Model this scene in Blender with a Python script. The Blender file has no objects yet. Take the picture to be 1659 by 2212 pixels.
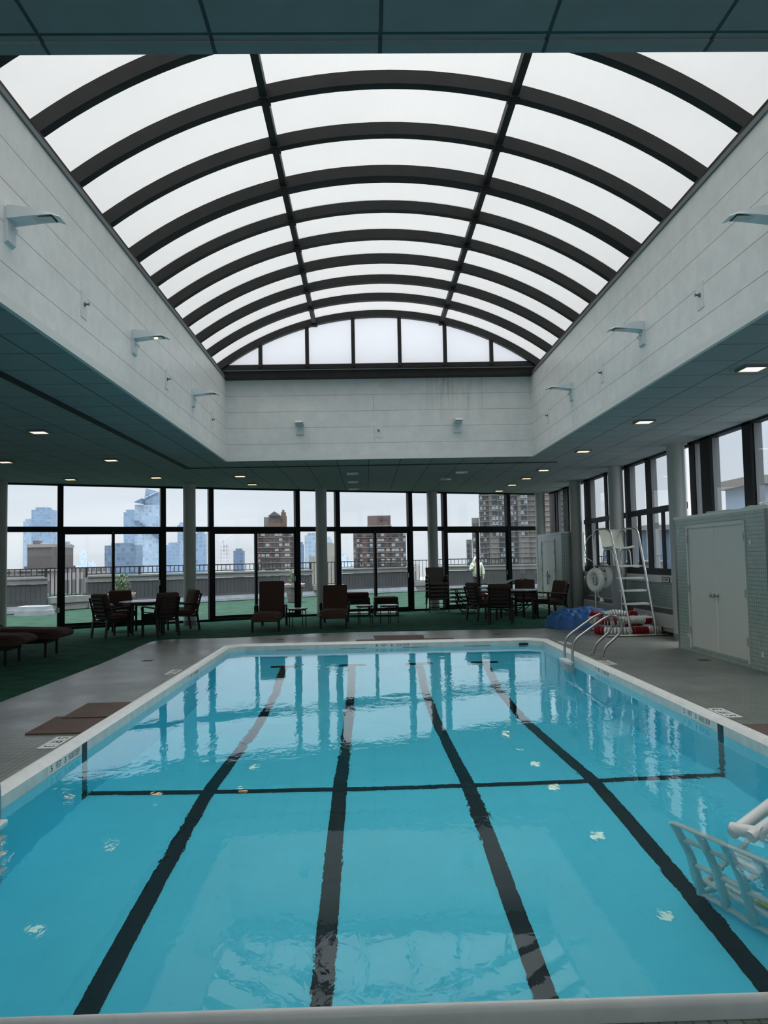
import bpy, bmesh, math, random
from math import sin, cos, pi, sqrt, radians, atan2
from mathutils import Vector, Matrix
random.seed(7)
S = bpy.context.scene
COL = S.collection

# ------------------------------------------------------------------ camera
YAW, PITCH, ROLL, FPX = 0.0237, 0.0592, -0.0197, 1701.5
EYE = Vector((0, 0, 1.57))
def cam_axes():
    cy, sy, cp, sp = cos(YAW), sin(YAW), cos(PITCH), sin(PITCH)
    f = Vector((sy*cp, cy*cp, sp)); r = Vector((cy, -sy, 0)); u = r.cross(f)
    cr, sr = cos(ROLL), sin(ROLL)
    return cr*r + sr*u, -sr*r + cr*u, f
CR, CU, CF = cam_axes()
cam = bpy.data.cameras.new('camera'); co = bpy.data.objects.new('camera', cam); COL.objects.link(co)
m = Matrix.Identity(4)
for i in range(3):
    m[i][0] = CR[i]; m[i][1] = CU[i]; m[i][2] = -CF[i]; m[i][3] = EYE[i]
co.matrix_world = m
cam.sensor_fit = 'VERTICAL'; cam.sensor_height = 36.0; cam.lens = 36.0*FPX/2212
cam.clip_start = 0.05; cam.clip_end = 6000
S.camera = co
def ray(px, py): return (px-829.5)/FPX*CR - (py-1106)/FPX*CU + CF
def at(px, py, Y):
    d = ray(px, py); return EYE + d*(Y/d.y)
def atz(px, py, z=0):
    d = ray(px, py); return EYE + d*((z-EYE.z)/d.z)

# ------------------------------------------------------------------ view, world, light
S.view_settings.view_transform = 'Standard'; S.view_settings.look = 'None'
S.view_settings.gamma = 1; S.view_settings.use_curve_mapping = False
S.view_settings.exposure = 0.62
S.cycles.use_denoising = True
S.cycles.max_bounces = 12; S.cycles.diffuse_bounces = 5; S.cycles.glossy_bounces = 5
S.cycles.transmission_bounces = 8; S.cycles.transparent_max_bounces = 16
S.cycles.sample_clamp_indirect = 6.0
SKY_ZENITH = (10.5, 10.6, 10.6)
W = bpy.data.worlds.new('overcast_sky'); S.world = W; W.use_nodes = True
nt = W.node_tree; nt.nodes.clear()
def N(t, typ, **k):
    n = t.nodes.new(typ)
    for a, b in k.items(): setattr(n, a, b)
    return n
tc = N(nt, 'ShaderNodeTexCoord'); sep = N(nt, 'ShaderNodeSeparateXYZ'); ramp = N(nt, 'ShaderNodeValToRGB')
ns = N(nt, 'ShaderNodeTexNoise'); mp = N(nt, 'ShaderNodeMapping'); mp.inputs['Scale'].default_value = (1.5, 1.5, 7)
ns.inputs['Scale'].default_value = 1.6; ns.inputs['Detail'].default_value = 4
mix = N(nt, 'ShaderNodeMixRGB', blend_type='MULTIPLY'); mix.inputs[0].default_value = 1
r2 = N(nt, 'ShaderNodeValToRGB'); r2.color_ramp.elements[0].position = .3; r2.color_ramp.elements[1].position = .7
r2.color_ramp.elements[0].color = (.86, .87, .89, 1); r2.color_ramp.elements[1].color = (1.06, 1.05, 1.04, 1)
bg = N(nt, 'ShaderNodeBackground'); out = N(nt, 'ShaderNodeOutputWorld')
e = ramp.color_ramp.elements
e[0].position = 0.0; e[0].color = (.60, .63, .66, 1)
e[1].position = 1.0; e[1].color = (*SKY_ZENITH, 1)
for p, c in ((.495, (.58, .60, .61)), (.515, (.66, .67, .68)), (.56, (.61, .645, .69)), (.64, (.68, .715, .76)), (.74, (.95, .98, 1.0)), (.82, (1.35, 1.38, 1.4)), (.92, (5.9, 6.0, 6.0))):
    q = e.new(p); q.color = (*c, 1)
mr = N(nt, 'ShaderNodeMapRange'); mr.inputs[1].default_value = -1; mr.inputs[2].default_value = 1
L = nt.links.new
L(tc.outputs['Generated'], sep.inputs[0]); L(sep.outputs['Z'], mr.inputs[0]); L(mr.outputs[0], ramp.inputs[0])
L(tc.outputs['Generated'], mp.inputs[0]); L(mp.outputs[0], ns.inputs['Vector']); L(ns.outputs['Fac'], r2.inputs[0])
L(ramp.outputs[0], mix.inputs[1]); L(r2.outputs[0], mix.inputs[2]); L(mix.outputs[0], bg.inputs[0]); L(bg.outputs[0], out.inputs[0])
bg.inputs[1].default_value = 1.0

# ------------------------------------------------------------------ materials
def srgb(r, g, b):
    f = lambda c: (c/255/12.92) if c/255 <= .04045 else ((c/255+.055)/1.055)**2.4
    return (f(r), f(g), f(b))
def new_mat(name):
    mt = bpy.data.materials.new(name); mt.use_nodes = True
    t = mt.node_tree; return mt, t, t.nodes['Principled BSDF']
def mat(name, c, rough=.6, metal=0, spec=.5, noise=0, nscale=20, bump=0, bscale=200, emit=None, es=1):
    mt, t, b = new_mat(name)
    b.inputs['Base Color'].default_value = (*c, 1); b.inputs['Roughness'].default_value = rough
    b.inputs['Metallic'].default_value = metal; b.inputs['Specular IOR Level'].default_value = spec
    co_ = N(t, 'ShaderNodeTexCoord')
    if noise:
        n = N(t, 'ShaderNodeTexNoise'); n.inputs['Scale'].default_value = nscale; n.inputs['Detail'].default_value = 5
        r = N(t, 'ShaderNodeValToRGB')
        r.color_ramp.elements[0].position = .3; r.color_ramp.elements[1].position = .7
        r.color_ramp.elements[0].color = (*[x*(1-noise) for x in c], 1); r.color_ramp.elements[1].color = (*[min(1, x*(1+noise)) for x in c], 1)
        t.links.new(co_.outputs['Object'], n.inputs['Vector']); t.links.new(n.outputs['Fac'], r.inputs[0]); t.links.new(r.outputs[0], b.inputs['Base Color'])
    if bump:
        n = N(t, 'ShaderNodeTexNoise'); n.inputs['Scale'].default_value = bscale
        bp = N(t, 'ShaderNodeBump'); bp.inputs['Strength'].default_value = bump; bp.inputs['Distance'].default_value = .01
        t.links.new(co_.outputs['Object'], n.inputs['Vector']); t.links.new(n.outputs['Fac'], bp.inputs['Height']); t.links.new(bp.outputs[0], b.inputs['Normal'])
    if emit:
        b.inputs['Emission Color'].default_value = (*emit, 1); b.inputs['Emission Strength'].default_value = es
    return mt
def grid(name, c, line, axes, size, lw, phase=(0, 0), rough=.6, var=.04, off=0.0, noise=.06, nscale=6, bump=.3, spec=.5, wet=0, squash=1, blot=None):
    """tiles laid in world coordinates: axes 'xy','yz','xz','sz' (s = x+y)."""
    mt, t, b = new_mat(name); lk = t.links.new
    co_ = N(t, 'ShaderNodeTexCoord'); sp = N(t, 'ShaderNodeSeparateXYZ'); cb = N(t, 'ShaderNodeCombineXYZ')
    lk(co_.outputs['Object'], sp.inputs[0])
    for i, a in enumerate(axes):
        ad = N(t, 'ShaderNodeMath', operation='ADD'); ad.inputs[1].default_value = -phase[i] + 50*size[i]
        if a == 's':
            sm = N(t, 'ShaderNodeMath', operation='ADD'); lk(sp.outputs['X'], sm.inputs[0]); lk(sp.outputs['Y'], sm.inputs[1]); lk(sm.outputs[0], ad.inputs[0])
        else: lk(sp.outputs['XYZ'.index(a.upper())], ad.inputs[0])
        lk(ad.outputs[0], cb.inputs[i])
    br = N(t, 'ShaderNodeTexBrick', offset=off, squash=squash)
    br.inputs['Scale'].default_value = 1; br.inputs['Mortar Size'].default_value = lw; br.inputs['Mortar Smooth'].default_value = .1
    br.inputs['Brick Width'].default_value = size[0]; br.inputs['Row Height'].default_value = size[1]; br.inputs['Bias'].default_value = 0
    br.inputs['Color1'].default_value = (*[x*(1-var) for x in c], 1); br.inputs['Color2'].default_value = (*[x*(1+var) for x in c], 1)
    br.inputs['Mortar'].default_value = (*line, 1)
    lk(cb.outputs[0], br.inputs['Vector'])
    n = N(t, 'ShaderNodeTexNoise'); n.inputs['Scale'].default_value = nscale; n.inputs['Detail'].default_value = 6; n.inputs['Roughness'].default_value = .6
    lk(co_.outputs['Object'], n.inputs['Vector'])
    r = N(t, 'ShaderNodeValToRGB'); r.color_ramp.elements[0].position = .35; r.color_ramp.elements[1].position = .65
    r.color_ramp.elements[0].color = (*(1-noise,)*3, 1); r.color_ramp.elements[1].color = (1, 1, 1, 1)
    lk(n.outputs['Fac'], r.inputs[0])
    mx = N(t, 'ShaderNodeMixRGB', blend_type='MULTIPLY'); mx.inputs[0].default_value = 1
    lk(br.outputs['Color'], mx.inputs[1]); lk(r.outputs[0], mx.inputs[2]); lk(mx.outputs[0], b.inputs['Base Color'])
    if blot:   # rusty drips: (x0, x1, z0, z1)
        mr_ = N(t, 'ShaderNodeMapping'); mr_.inputs['Scale'].default_value = (9, 9, .5)
        n3 = N(t, 'ShaderNodeTexNoise'); n3.inputs['Scale'].default_value = 1.6; n3.inputs['Detail'].default_value = 5
        lk(co_.outputs['Object'], mr_.inputs[0]); lk(mr_.outputs[0], n3.inputs['Vector'])
        rr = N(t, 'ShaderNodeValToRGB'); rr.color_ramp.elements[0].position = .5; rr.color_ramp.elements[0].color = (1, 1, 1, 1)
        rr.color_ramp.elements[1].position = .72; rr.color_ramp.elements[1].color = (.55, .5, .47, 1); lk(n3.outputs['Fac'], rr.inputs[0])
        g1 = N(t, 'ShaderNodeMapRange', clamp=True); g1.inputs[1].default_value = blot[2]; g1.inputs[2].default_value = blot[3]; lk(sp.outputs['Z'], g1.inputs[0])
        xc = N(t, 'ShaderNodeMath', operation='SUBTRACT'); xc.inputs[1].default_value = (blot[0]+blot[1])/2; lk(sp.outputs['X'], xc.inputs[0])
        xa = N(t, 'ShaderNodeMath', operation='ABSOLUTE'); lk(xc.outputs[0], xa.inputs[0])
        g2 = N(t, 'ShaderNodeMapRange', clamp=True); g2.inputs[1].default_value = (blot[1]-blot[0])/2; g2.inputs[2].default_value = (blot[1]-blot[0])/4; lk(xa.outputs[0], g2.inputs[0])
        gm = N(t, 'ShaderNodeMath', operation='MULTIPLY'); lk(g1.outputs[0], gm.inputs[0]); lk(g2.outputs[0], gm.inputs[1])
        m2 = N(t, 'ShaderNodeMixRGB', blend_type='MULTIPLY'); lk(gm.outputs[0], m2.inputs[0]); lk(mx.outputs[0], m2.inputs[1]); lk(rr.outputs[0], m2.inputs[2]); lk(m2.outputs[0], b.inputs['Base Color'])
    b.inputs['Roughness'].default_value = rough; b.inputs['Specular IOR Level'].default_value = spec
    if wet:
        n2 = N(t, 'ShaderNodeTexNoise'); n2.inputs['Scale'].default_value = .8; n2.inputs['Detail'].default_value = 4
        lk(co_.outputs['Object'], n2.inputs['Vector'])
        rw = N(t, 'ShaderNodeMapRange'); rw.inputs[1].default_value = .42; rw.inputs[2].default_value = .68; rw.inputs[3].default_value = rough; rw.inputs[4].default_value = wet
        lk(n2.outputs['Fac'], rw.inputs[0]); lk(rw.outputs[0], b.inputs['Roughness'])
    if bump:
        bp = N(t, 'ShaderNodeBump'); bp.inputs['Strength'].default_value = bump; bp.inputs['Distance'].default_value = .003
        inv = N(t, 'ShaderNodeMath', operation='SUBTRACT'); inv.inputs[0].default_value = 1; lk(br.outputs['Fac'], inv.inputs[1])
        n4 = N(t, 'ShaderNodeTexNoise'); n4.inputs['Scale'].default_value = 90; lk(co_.outputs['Object'], n4.inputs['Vector'])
        a4 = N(t, 'ShaderNodeMath', operation='MULTIPLY_ADD'); a4.inputs[1].default_value = .4; lk(n4.outputs['Fac'], a4.inputs[0]); lk(inv.outputs[0], a4.inputs[2])
        lk(a4.outputs[0], bp.inputs['Height']); lk(bp.outputs[0], b.inputs['Normal'])
    return mt
M = {}
M['ceil'] = grid('ceiling_tile', (.31, .335, .33), (.06, .085, .085), 'xy', (.64, .64), .008, (.09, 6.7), .8, .03, noise=.05, bump=.2)
M['well_x'] = grid('block_wall_side', (.78, .79, .76), (.26, .21, .21), 'yz', (24.4, .321), .0035, (.2, 3.55), .38, .02, .5, .10, 5, .35)
M['well_y'] = grid('block_wall_end', (.74, .75, .725), (.42, .35, .35), 'xz', (24.4, .321), .004, (.2, 3.55), .5, .02, .5, .10, 5, .35, blot=(1.2, 2.6, 4.2, 5.1))
M['deck'] = grid('deck_tile', (.205, .225, .195), (.085, .09, .085), 'xy', (.056, .112), .0045, (0, 0), .38, .08, .0, .25, 1.5, .5, .5, wet=.27)
M['tile'] = grid('green_wall_tile', (.33, .42, .37), (.13, .16, .15), 'yz', (.056, .056), .003, (0, 0), .25, .05, 0, .06, 4, .3)
M['tile_x'] = grid('green_wall_tile_end', (.33, .42, .37), (.13, .16, .15), 'xz', (.056, .056), .003, (0, 0), .25, .05, 0, .06, 4, .3)
M['carpet'] = mat('green_carpet', (.018, .085, .052), .95, noise=.35, nscale=3, bump=.6, bscale=300, spec=.1)
M['turf'] = mat('green_terrace_turf', (.0165, .044, .028), .9, noise=.3, nscale=2, bump=.5, bscale=200, spec=.1)
M['white'] = mat('white_paint', (.74, .74, .71), .45)
M['trimw'] = mat('trim_paint', (.70, .71, .68), .4)
M['coping'] = mat('white_coping', (.80, .81, .77), .28, noise=.06, nscale=9)
M['band'] = mat('gutter_band', (.62, .66, .62), .3, noise=.12, nscale=7)
M['column'] = mat('column_paint', (.40, .41, .385), .45, noise=.03, nscale=4)
M['frame'] = mat('black_frame', (.006, .007, .008), .5, spec=.2)
M['fin'] = mat('grey_fin', (.16, .17, .175), .5)
M['rib'] = mat('charcoal_rib', (.016, .016, .016), .55, spec=.3, noise=.25, nscale=4)
M['black'] = mat('black_paint', (.01, .01, .011), .4)
M['basin'] = mat('pool_shell', (.13, .80, .98), .5, noise=.03, nscale=2)
M['lane'] = mat('black_lane_tile', (.006, .012, .016), .4)
M['steel'] = mat('brushed_steel', (.42, .42, .40), .28, metal=1)
M['steel_light'] = mat('polished_steel', (.62, .63, .62), .22, metal=1)
M['brown'] = mat('brown_fabric', (.075, .043, .032), .9, noise=.2, nscale=60, bump=.4, bscale=400, spec=.2)
M['brownd'] = mat('dark_maroon_fabric', (.05, .026, .024), .9, noise=.2, nscale=60, bump=.4, bscale=400, spec=.2)
M['sling'] = mat('taupe_sling', (.13, .115, .10), .8, noise=.15, nscale=80, bump=.3, bscale=500)
M['dframe'] = mat('dark_bronze_metal', (.008, .0075, .0075), .5, spec=.3)
M['ttop'] = mat('grey_table_top', (.16, .17, .18), .22)
M['door'] = mat('grey_door_paint', (.60, .62, .56), .4, noise=.02)
M['mat_'] = mat('brown_rubber_mat', (.105, .07, .055), .75, noise=.1, nscale=5, bump=.3)
M['tarp'] = mat('blue_tarp', (.012, .105, .32), .5, noise=.15, nscale=5, bump=.2, bscale=60)
M['plast'] = mat('cream_plastic', (.60, .60, .50), .4)
M['whitep'] = mat('white_plastic', (.72, .73, .70), .35)
M['redp'] = mat('red_plastic', (.33, .012, .02), .4)
M['heater'] = mat('beige_heater', (.45, .45, .41), .45)
M['led'] = mat('lit_lamp_lens', (.9, .8, .6), .4, emit=(1, .72, .36), es=1.8)
M['led2'] = mat('lit_spot', (.9, .8, .6), .4, emit=(1, .85, .35), es=3)
M['lens'] = mat('unlit_lens', (.45, .5, .5), .2)
M['lampw'] = mat('lamp_white_metal', (.62, .68, .70), .4)
M['ink'] = mat('black_lettering', (.006, .008, .01), .5)
M['slot'] = mat('slot_black', (.004, .005, .006), .7)
M['parapet'] = mat('brown_parapet_panel', (.042, .044, .046), .6, noise=.15, nscale=2)
M['capst'] = mat('stone_cap', (.17, .165, .155), .7, noise=.1, nscale=3)
M['kerb'] = mat('grey_kerb', (.24, .26, .28), .7, noise=.15, nscale=3)
M['leaf'] = mat('leaf_green', (.06, .12, .03), .7, noise=.3, nscale=30)
M['petal'] = mat('pink_petal', (.6, .35, .45), .6)
M['pot'] = mat('stone_pot', (.10, .095, .085), .8, noise=.1)
M['jacket'] = mat('pale_green_jacket', (.40, .45, .36), .8, noise=.12, nscale=12, bump=.4, bscale=30)
M['trouser'] = mat('dark_trousers', (.02, .022, .03), .8)
M['skin'] = mat('skin', (.42, .24, .17), .6)
# glass: clear panes with a faint reflection
def glass(name, tint, refl=.6):
    mt = bpy.data.materials.new(name); mt.use_nodes = True; t = mt.node_tree; t.nodes.clear()
    o = N(t, 'ShaderNodeOutputMaterial'); tr = N(t, 'ShaderNodeBsdfTransparent'); gl = N(t, 'ShaderNodeBsdfGlossy'); mx = N(t, 'ShaderNodeMixShader'); fr = N(t, 'ShaderNodeFresnel')
    
    ge = N(t, 'ShaderNodeNewGeometry'); ma = N(t, 'ShaderNodeMath', operation='MULTIPLY_ADD'); ma.inputs[1].default_value = 1/1.45-1.45; ma.inputs[2].default_value = 1.45
    t.links.new(ge.outputs['Backfacing'], ma.inputs[0]); t.links.new(ma.outputs[0], fr.inputs[0])
    tr.inputs[0].default_value = (*tint, 1); gl.inputs['Roughness'].default_value = 0; gl.inputs[0].default_value = (refl,)*3 + (1,)
    t.links.new(fr.outputs[0], mx.inputs[0]); t.links.new(tr.outputs[0], mx.inputs[1]); t.links.new(gl.outputs[0], mx.inputs[2]); t.links.new(mx.outputs[0], o.inputs[0])
    return mt
M['glass'] = glass('window_glass', (.90, .93, .95))
# opal skylight sheet, lit from the sky behind it
def opal(name, c):
    mt = bpy.data.materials.new(name); mt.use_nodes = True; t = mt.node_tree; t.nodes.clear()
    o = N(t, 'ShaderNodeOutputMaterial'); tr = N(t, 'ShaderNodeBsdfTranslucent'); di = N(t, 'ShaderNodeBsdfDiffuse'); mx = N(t, 'ShaderNodeAddShader')
    co_ = N(t, 'ShaderNodeTexCoord'); n = N(t, 'ShaderNodeTexNoise'); n.inputs['Scale'].default_value = .9; n.inputs['Detail'].default_value = 3
    r = N(t, 'ShaderNodeValToRGB'); r.color_ramp.elements[0].position = .3; r.color_ramp.elements[0].color = (*[x*.96 for x in c], 1); r.color_ramp.elements[1].position = .6; r.color_ramp.elements[1].color = (*c, 1)
    t.links.new(co_.outputs['Object'], n.inputs['Vector']); t.links.new(n.outputs['Fac'], r.inputs[0]); t.links.new(r.outputs[0], tr.inputs[0])
    di.inputs[0].default_value = (.25, .25, .25, 1)
    cl_ = N(t, 'ShaderNodeBsdfTransparent'); cl_.inputs[0].default_value = (.36, .36, .36, 1); m2 = N(t, 'ShaderNodeAddShader')
    t.links.new(tr.outputs[0], mx.inputs[0]); t.links.new(di.outputs[0], mx.inputs[1]); t.links.new(mx.outputs[0], m2.inputs[0]); t.links.new(cl_.outputs[0], m2.inputs[1]); t.links.new(m2.outputs[0], o.inputs[0])
    return mt
M['opal'] = opal('opal_skylight', (.115, .113, .110)); M['opal2'] = opal('opal_gable', (.27, .27, .285))
# water
def water():
    mt = bpy.data.materials.new('pool_water'); mt.use_nodes = True; t = mt.node_tree; t.nodes.clear(); lk = t.links.new
    o = N(t, 'ShaderNodeOutputMaterial'); g = N(t, 'ShaderNodeBsdfGlass'); g.inputs['IOR'].default_value = 1.333; g.inputs['Roughness'].default_value = 0
    g.inputs['Color'].default_value = (.93, 1, 1, 1)
    co_ = N(t, 'ShaderNodeTexCoord')
    mpp = N(t, 'ShaderNodeMapping'); mpp.inputs['Scale'].default_value = (1, .55, 1); lk(co_.outputs['Object'], mpp.inputs[0])
    n1 = N(t, 'ShaderNodeTexNoise'); n1.inputs['Scale'].default_value = 10; n1.inputs['Detail'].default_value = 3.5; n1.inputs['Distortion'].default_value = .4; lk(mpp.outputs[0], n1.inputs['Vector'])
    n2 = N(t, 'ShaderNodeTexNoise'); n2.inputs['Scale'].default_value = .55; n2.inputs['Detail'].default_value = 2; lk(co_.outputs['Object'], n2.inputs['Vector'])
    # calm nearly everywhere, livelier in drifting patches
    mrr = N(t, 'ShaderNodeMapRange'); mrr.inputs[1].default_value = .44; mrr.inputs[2].default_value = .70; mrr.inputs[3].default_value = .12; mrr.inputs[4].default_value = 1.0; lk(n2.outputs['Fac'], mrr.inputs[0])
    mu = N(t, 'ShaderNodeMath', operation='MULTIPLY'); lk(n1.outputs['Fac'], mu.inputs[0]); lk(mrr.outputs[0], mu.inputs[1])
    n3 = N(t, 'ShaderNodeTexNoise'); n3.inputs['Scale'].default_value = 1.3; n3.inputs['Detail'].default_value = 1; lk(co_.outputs['Object'], n3.inputs['Vector'])
    ad = N(t, 'ShaderNodeMath', operation='MULTIPLY_ADD'); ad.inputs[1].default_value = .8; lk(n3.outputs['Fac'], ad.inputs[0]); lk(mu.outputs[0], ad.inputs[2])
    bp = N(t, 'ShaderNodeBump'); bp.inputs['Strength'].default_value = 1; bp.inputs['Distance'].default_value = WAVE; lk(ad.outputs[0], bp.inputs['Height'])
    lk(bp.outputs[0], g.inputs['Normal']); lk(g.outputs[0], o.inputs[0])
    return mt
WAVE = .003
M['water'] = water()

# ------------------------------------------------------------------ mesh helpers
class MB:
    def __init__(s): s.v = []; s.f = []
    def add(s, vs, fs):
        o = len(s.v); s.v += [tuple(v) for v in vs]; s.f += [tuple(i+o for i in f) for f in fs]; return s
    def box(s, a, b, mtx=None):
        x0, y0, z0 = a; x1, y1, z1 = b
        vs = [Vector(p) for p in ((x0, y0, z0), (x1, y0, z0), (x1, y1, z0), (x0, y1, z0), (x0, y0, z1), (x1, y0, z1), (x1, y1, z1), (x0, y1, z1))]
        if mtx: vs = [mtx @ v for v in vs]
        return s.add(vs, [(3, 2, 1, 0), (4, 5, 6, 7), (0, 1, 5, 4), (1, 2, 6, 5), (2, 3, 7, 6), (3, 0, 4, 7)])
    def rbox(s, a, b, r=.02, mtx=None, puff=0):
        """rounded cushion-like box"""
        bm = bmesh.new(); bmesh.ops.create_cube(bm, size=1)
        c = [(a[i]+b[i])/2 for i in range(3)]; d = [b[i]-a[i] for i in range(3)]
        for v in bm.verts: v.co = Vector((v.co.x*d[0]+c[0], v.co.y*d[1]+c[1], v.co.z*d[2]+c[2]))
        if puff: bmesh.ops.subdivide_edges(bm, edges=bm.edges[:], cuts=4, use_grid_fill=True)
        es = [e_ for e_ in bm.edges if len(e_.link_faces) == 2 and e_.link_faces[0].normal.angle(e_.link_faces[1].normal, 0) > 1]
        bm.normal_update(); es = [e_ for e_ in bm.edges if e_.calc_face_angle(0) > 1]
        bmesh.ops.bevel(bm, geom=es, offset=r, segments=3, affect='EDGES', profile=.5)
        if puff:
            k = min(range(3), key=lambda i: d[i]); o = [i for i in range(3) if i != k]
            for v in bm.verts:
                u = (v.co[o[0]]-c[o[0]])/(d[o[0]]/2); w = (v.co[o[1]]-c[o[1]])/(d[o[1]]/2)
                sgn = 1 if v.co[k] > c[k] else -1
                v.co[k] += sgn*puff*max(0, 1-u*u)*max(0, 1-w*w)
        bm.verts.index_update()
        s.add([(mtx @ v.co if mtx else v.co.copy()) for v in bm.verts], [[v.index for v in f.verts] for f in bm.faces]); bm.free(); return s
    def tube(s, pts, r, n=8, cap=True, closed=False):
        pts = [Vector(p) for p in pts]; k = len(pts); rings = []
        up = None
        for i, p in enumerate(pts):
            if closed: t = (pts[(i+1) % k]-pts[i-1]).normalized()
            else: t = ((pts[i+1]-p) if i == 0 else (p-pts[i-1]) if i == k-1 else ((pts[i+1]-p).normalized()+(p-pts[i-1]).normalized())).normalized()
            if up is None:
                up = Vector((0, 0, 1)) if abs(t.z) < .9 else Vector((1, 0, 0))
            a = t.cross(up).normalized(); up = a.cross(t).normalized()
            rr = r[i] if isinstance(r, (list, tuple)) else r
            rings.append([p + rr*(cos(2*pi*j/n)*a + sin(2*pi*j/n)*up) for j in range(n)])
        vs = [v for q in rings for v in q]; fs = []
        for i in range(k if closed else k-1):
            for j in range(n):
                fs.append((i*n+j, i*n+(j+1) % n, ((i+1) % k)*n+(j+1) % n, ((i+1) % k)*n+j))
        if cap and not closed: fs += [tuple(range(n-1, -1, -1)), tuple((k-1)*n+j for j in range(n))]
        return s.add(vs, fs)
    def bar(s, p0, p1, w, h, up=(0, 0, 1)):
        p0 = Vector(p0); p1 = Vector(p1); t = (p1-p0).normalized(); up = Vector(up)
        if abs(t.dot(up)) > .98: up = Vector((0, 1, 0))
        a = t.cross(up).normalized(); b = a.cross(t)
        vs = [p + sa*a*w/2 + sb*b*h/2 for p in (p0, p1) for sa, sb in ((-1, -1), (1, -1), (1, 1), (-1, 1))]
        return s.add(vs, [(3, 2, 1, 0), (4, 5, 6, 7), (0, 1, 5, 4), (1, 2, 6, 5), (2, 3, 7, 6), (3, 0, 4, 7)])
    def prism(s, pts, z0, z1):
        k = len(pts); vs = [(x, y, z0) for x, y in pts] + [(x, y, z1) for x, y in pts]
        return s.add(vs, [tuple(range(k-1, -1, -1)), tuple(range(k, 2*k))] + [(i, (i+1) % k, k+(i+1) % k, k+i) for i in range(k)])
    def lathe(s, prof, c=(0, 0, 0), n=20, cap=True):
        vs = [(c[0]+r*cos(2*pi*j/n), c[1]+r*sin(2*pi*j/n), c[2]+z) for r, z in prof for j in range(n)]; k = len(prof)
        fs = [(i*n+j, i*n+(j+1) % n, (i+1)*n+(j+1) % n, (i+1)*n+j) for i in range(k-1) for j in range(n)]
        if cap: fs += [tuple(range(n-1, -1, -1)), tuple((k-1)*n+j for j in range(n))]
        return s.add(vs, fs)
    def sheet(s, rows, th=None):
        """grid of points (list of rows), optional thickness along z"""
        a = len(rows); b = len(rows[0]); vs = [Vector(p) for q in rows for p in q]
        fs = [(i*b+j, i*b+j+1, (i+1)*b+j+1, (i+1)*b+j) for i in range(a-1) for j in range(b-1)]
        if th:
            o = len(vs); th = Vector(th); vs += [v-th for v in vs]
            fs += [tuple(reversed([i+o for i in f])) for f in fs]
            rim = [i for i in range(b)] + [i*b+b-1 for i in range(1, a)] + [(a-1)*b+j for j in range(b-2, -1, -1)] + [i*b for i in range(a-2, 0, -1)]
            for i in range(len(rim)):
                p, q = rim[i], rim[(i+1) % len(rim)]; fs.append((q, p, p+o, q+o))
        return s.add(vs, fs)
    def build(s, name, mt, parent=None, smooth=False, fix=True):
        me = bpy.data.meshes.new(name); me.from_pydata(s.v, [], s.f); me.materials.append(M[mt] if isinstance(mt, str) else mt)
        if fix:
            bm = bmesh.new(); bm.from_mesh(me); bmesh.ops.recalc_face_normals(bm, faces=bm.faces); bm.to_mesh(me); bm.free()
        if smooth:
            me.shade_smooth()
            try: me.set_sharp_from_angle(angle=radians(40))
            except Exception: pass
        me.update(); o = bpy.data.objects.new(name, me); COL.objects.link(o)
        if parent: o.parent = parent
        return o
def tag(o, label=None, cat=None, group=None, kind=None):
    for k, v in (('label', label), ('category', cat), ('group', group), ('kind', kind)):
        if v: o[k] = v
    return o
def empty(name, loc=(0, 0, 0), rz=0, label=None, cat=None, group=None, kind=None):
    o = bpy.data.objects.new(name, None); COL.objects.link(o); o.location = loc; o.rotation_euler = (0, 0, rz); o.empty_display_size = .1
    return tag(o, label, cat, group, kind)
def dup(o, loc=None, rz=None, label=None, parent=None):
    c = o.copy(); COL.objects.link(c)
    if parent: c.parent = parent
    if loc is not None: c.location = loc
    if rz is not None: c.rotation_euler = (0, 0, rz)
    if label: c['label'] = label
    for ch in list(o.children): dup(ch, parent=c)
    return c
def struct(mb, name, mt, parent=None, **k):
    o = mb.build(name, mt, parent, **k)
    if not parent: o['kind'] = 'structure'
    return o
def bez(p0, p1, p2, n=6): # quadratic
    p0, p1, p2 = Vector(p0), Vector(p1), Vector(p2)
    return [(1-t)**2*p0 + 2*t*(1-t)*p1 + t*t*p2 for t in [i/n for i in range(n+1)]]
def rounded(pts, r, n=5):
    pts = [Vector(p) for p in pts]; o = [pts[0]]
    for a, b, c in zip(pts, pts[1:], pts[2:]):
        u = (a-b); v = (c-b); ra = min(r, u.length*.49); rb = min(r, v.length*.49)
        o += bez(b+u.normalized()*ra, b, b+v.normalized()*rb, n)
    return o + [pts[-1]]
def text_mesh(name, body, size, mtx, parent, mt='ink', sx=1.0, th=.0012):
    cu = bpy.data.curves.new(name, 'FONT'); cu.body = body; cu.size = size; cu.extrude = th; cu.align_x = 'CENTER'; cu.align_y = 'CENTER'
    tmp = bpy.data.objects.new(name+'_tmp', cu); COL.objects.link(tmp)
    dg = bpy.context.evaluated_depsgraph_get(); dg.update()
    me = bpy.data.meshes.new_from_object(tmp.evaluated_get(dg)); COL.objects.unlink(tmp); bpy.data.objects.remove(tmp)
    me.transform(Matrix.Diagonal((sx, 1, 1, 1))); me.transform(mtx); me.materials.clear(); me.materials.append(M[mt])
    o = bpy.data.objects.new(name, me); COL.objects.link(o); o.parent = parent; return o
def frame_mtx(origin, xax, yax):
    x = Vector(xax).normalized(); y = Vector(yax).normalized(); z = x.cross(y); mm = Matrix.Identity(4)
    for i in range(3): mm[i][0] = x[i]; mm[i][1] = y[i]; mm[i][2] = z[i]; mm[i][3] = origin[i]
    return mm

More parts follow.
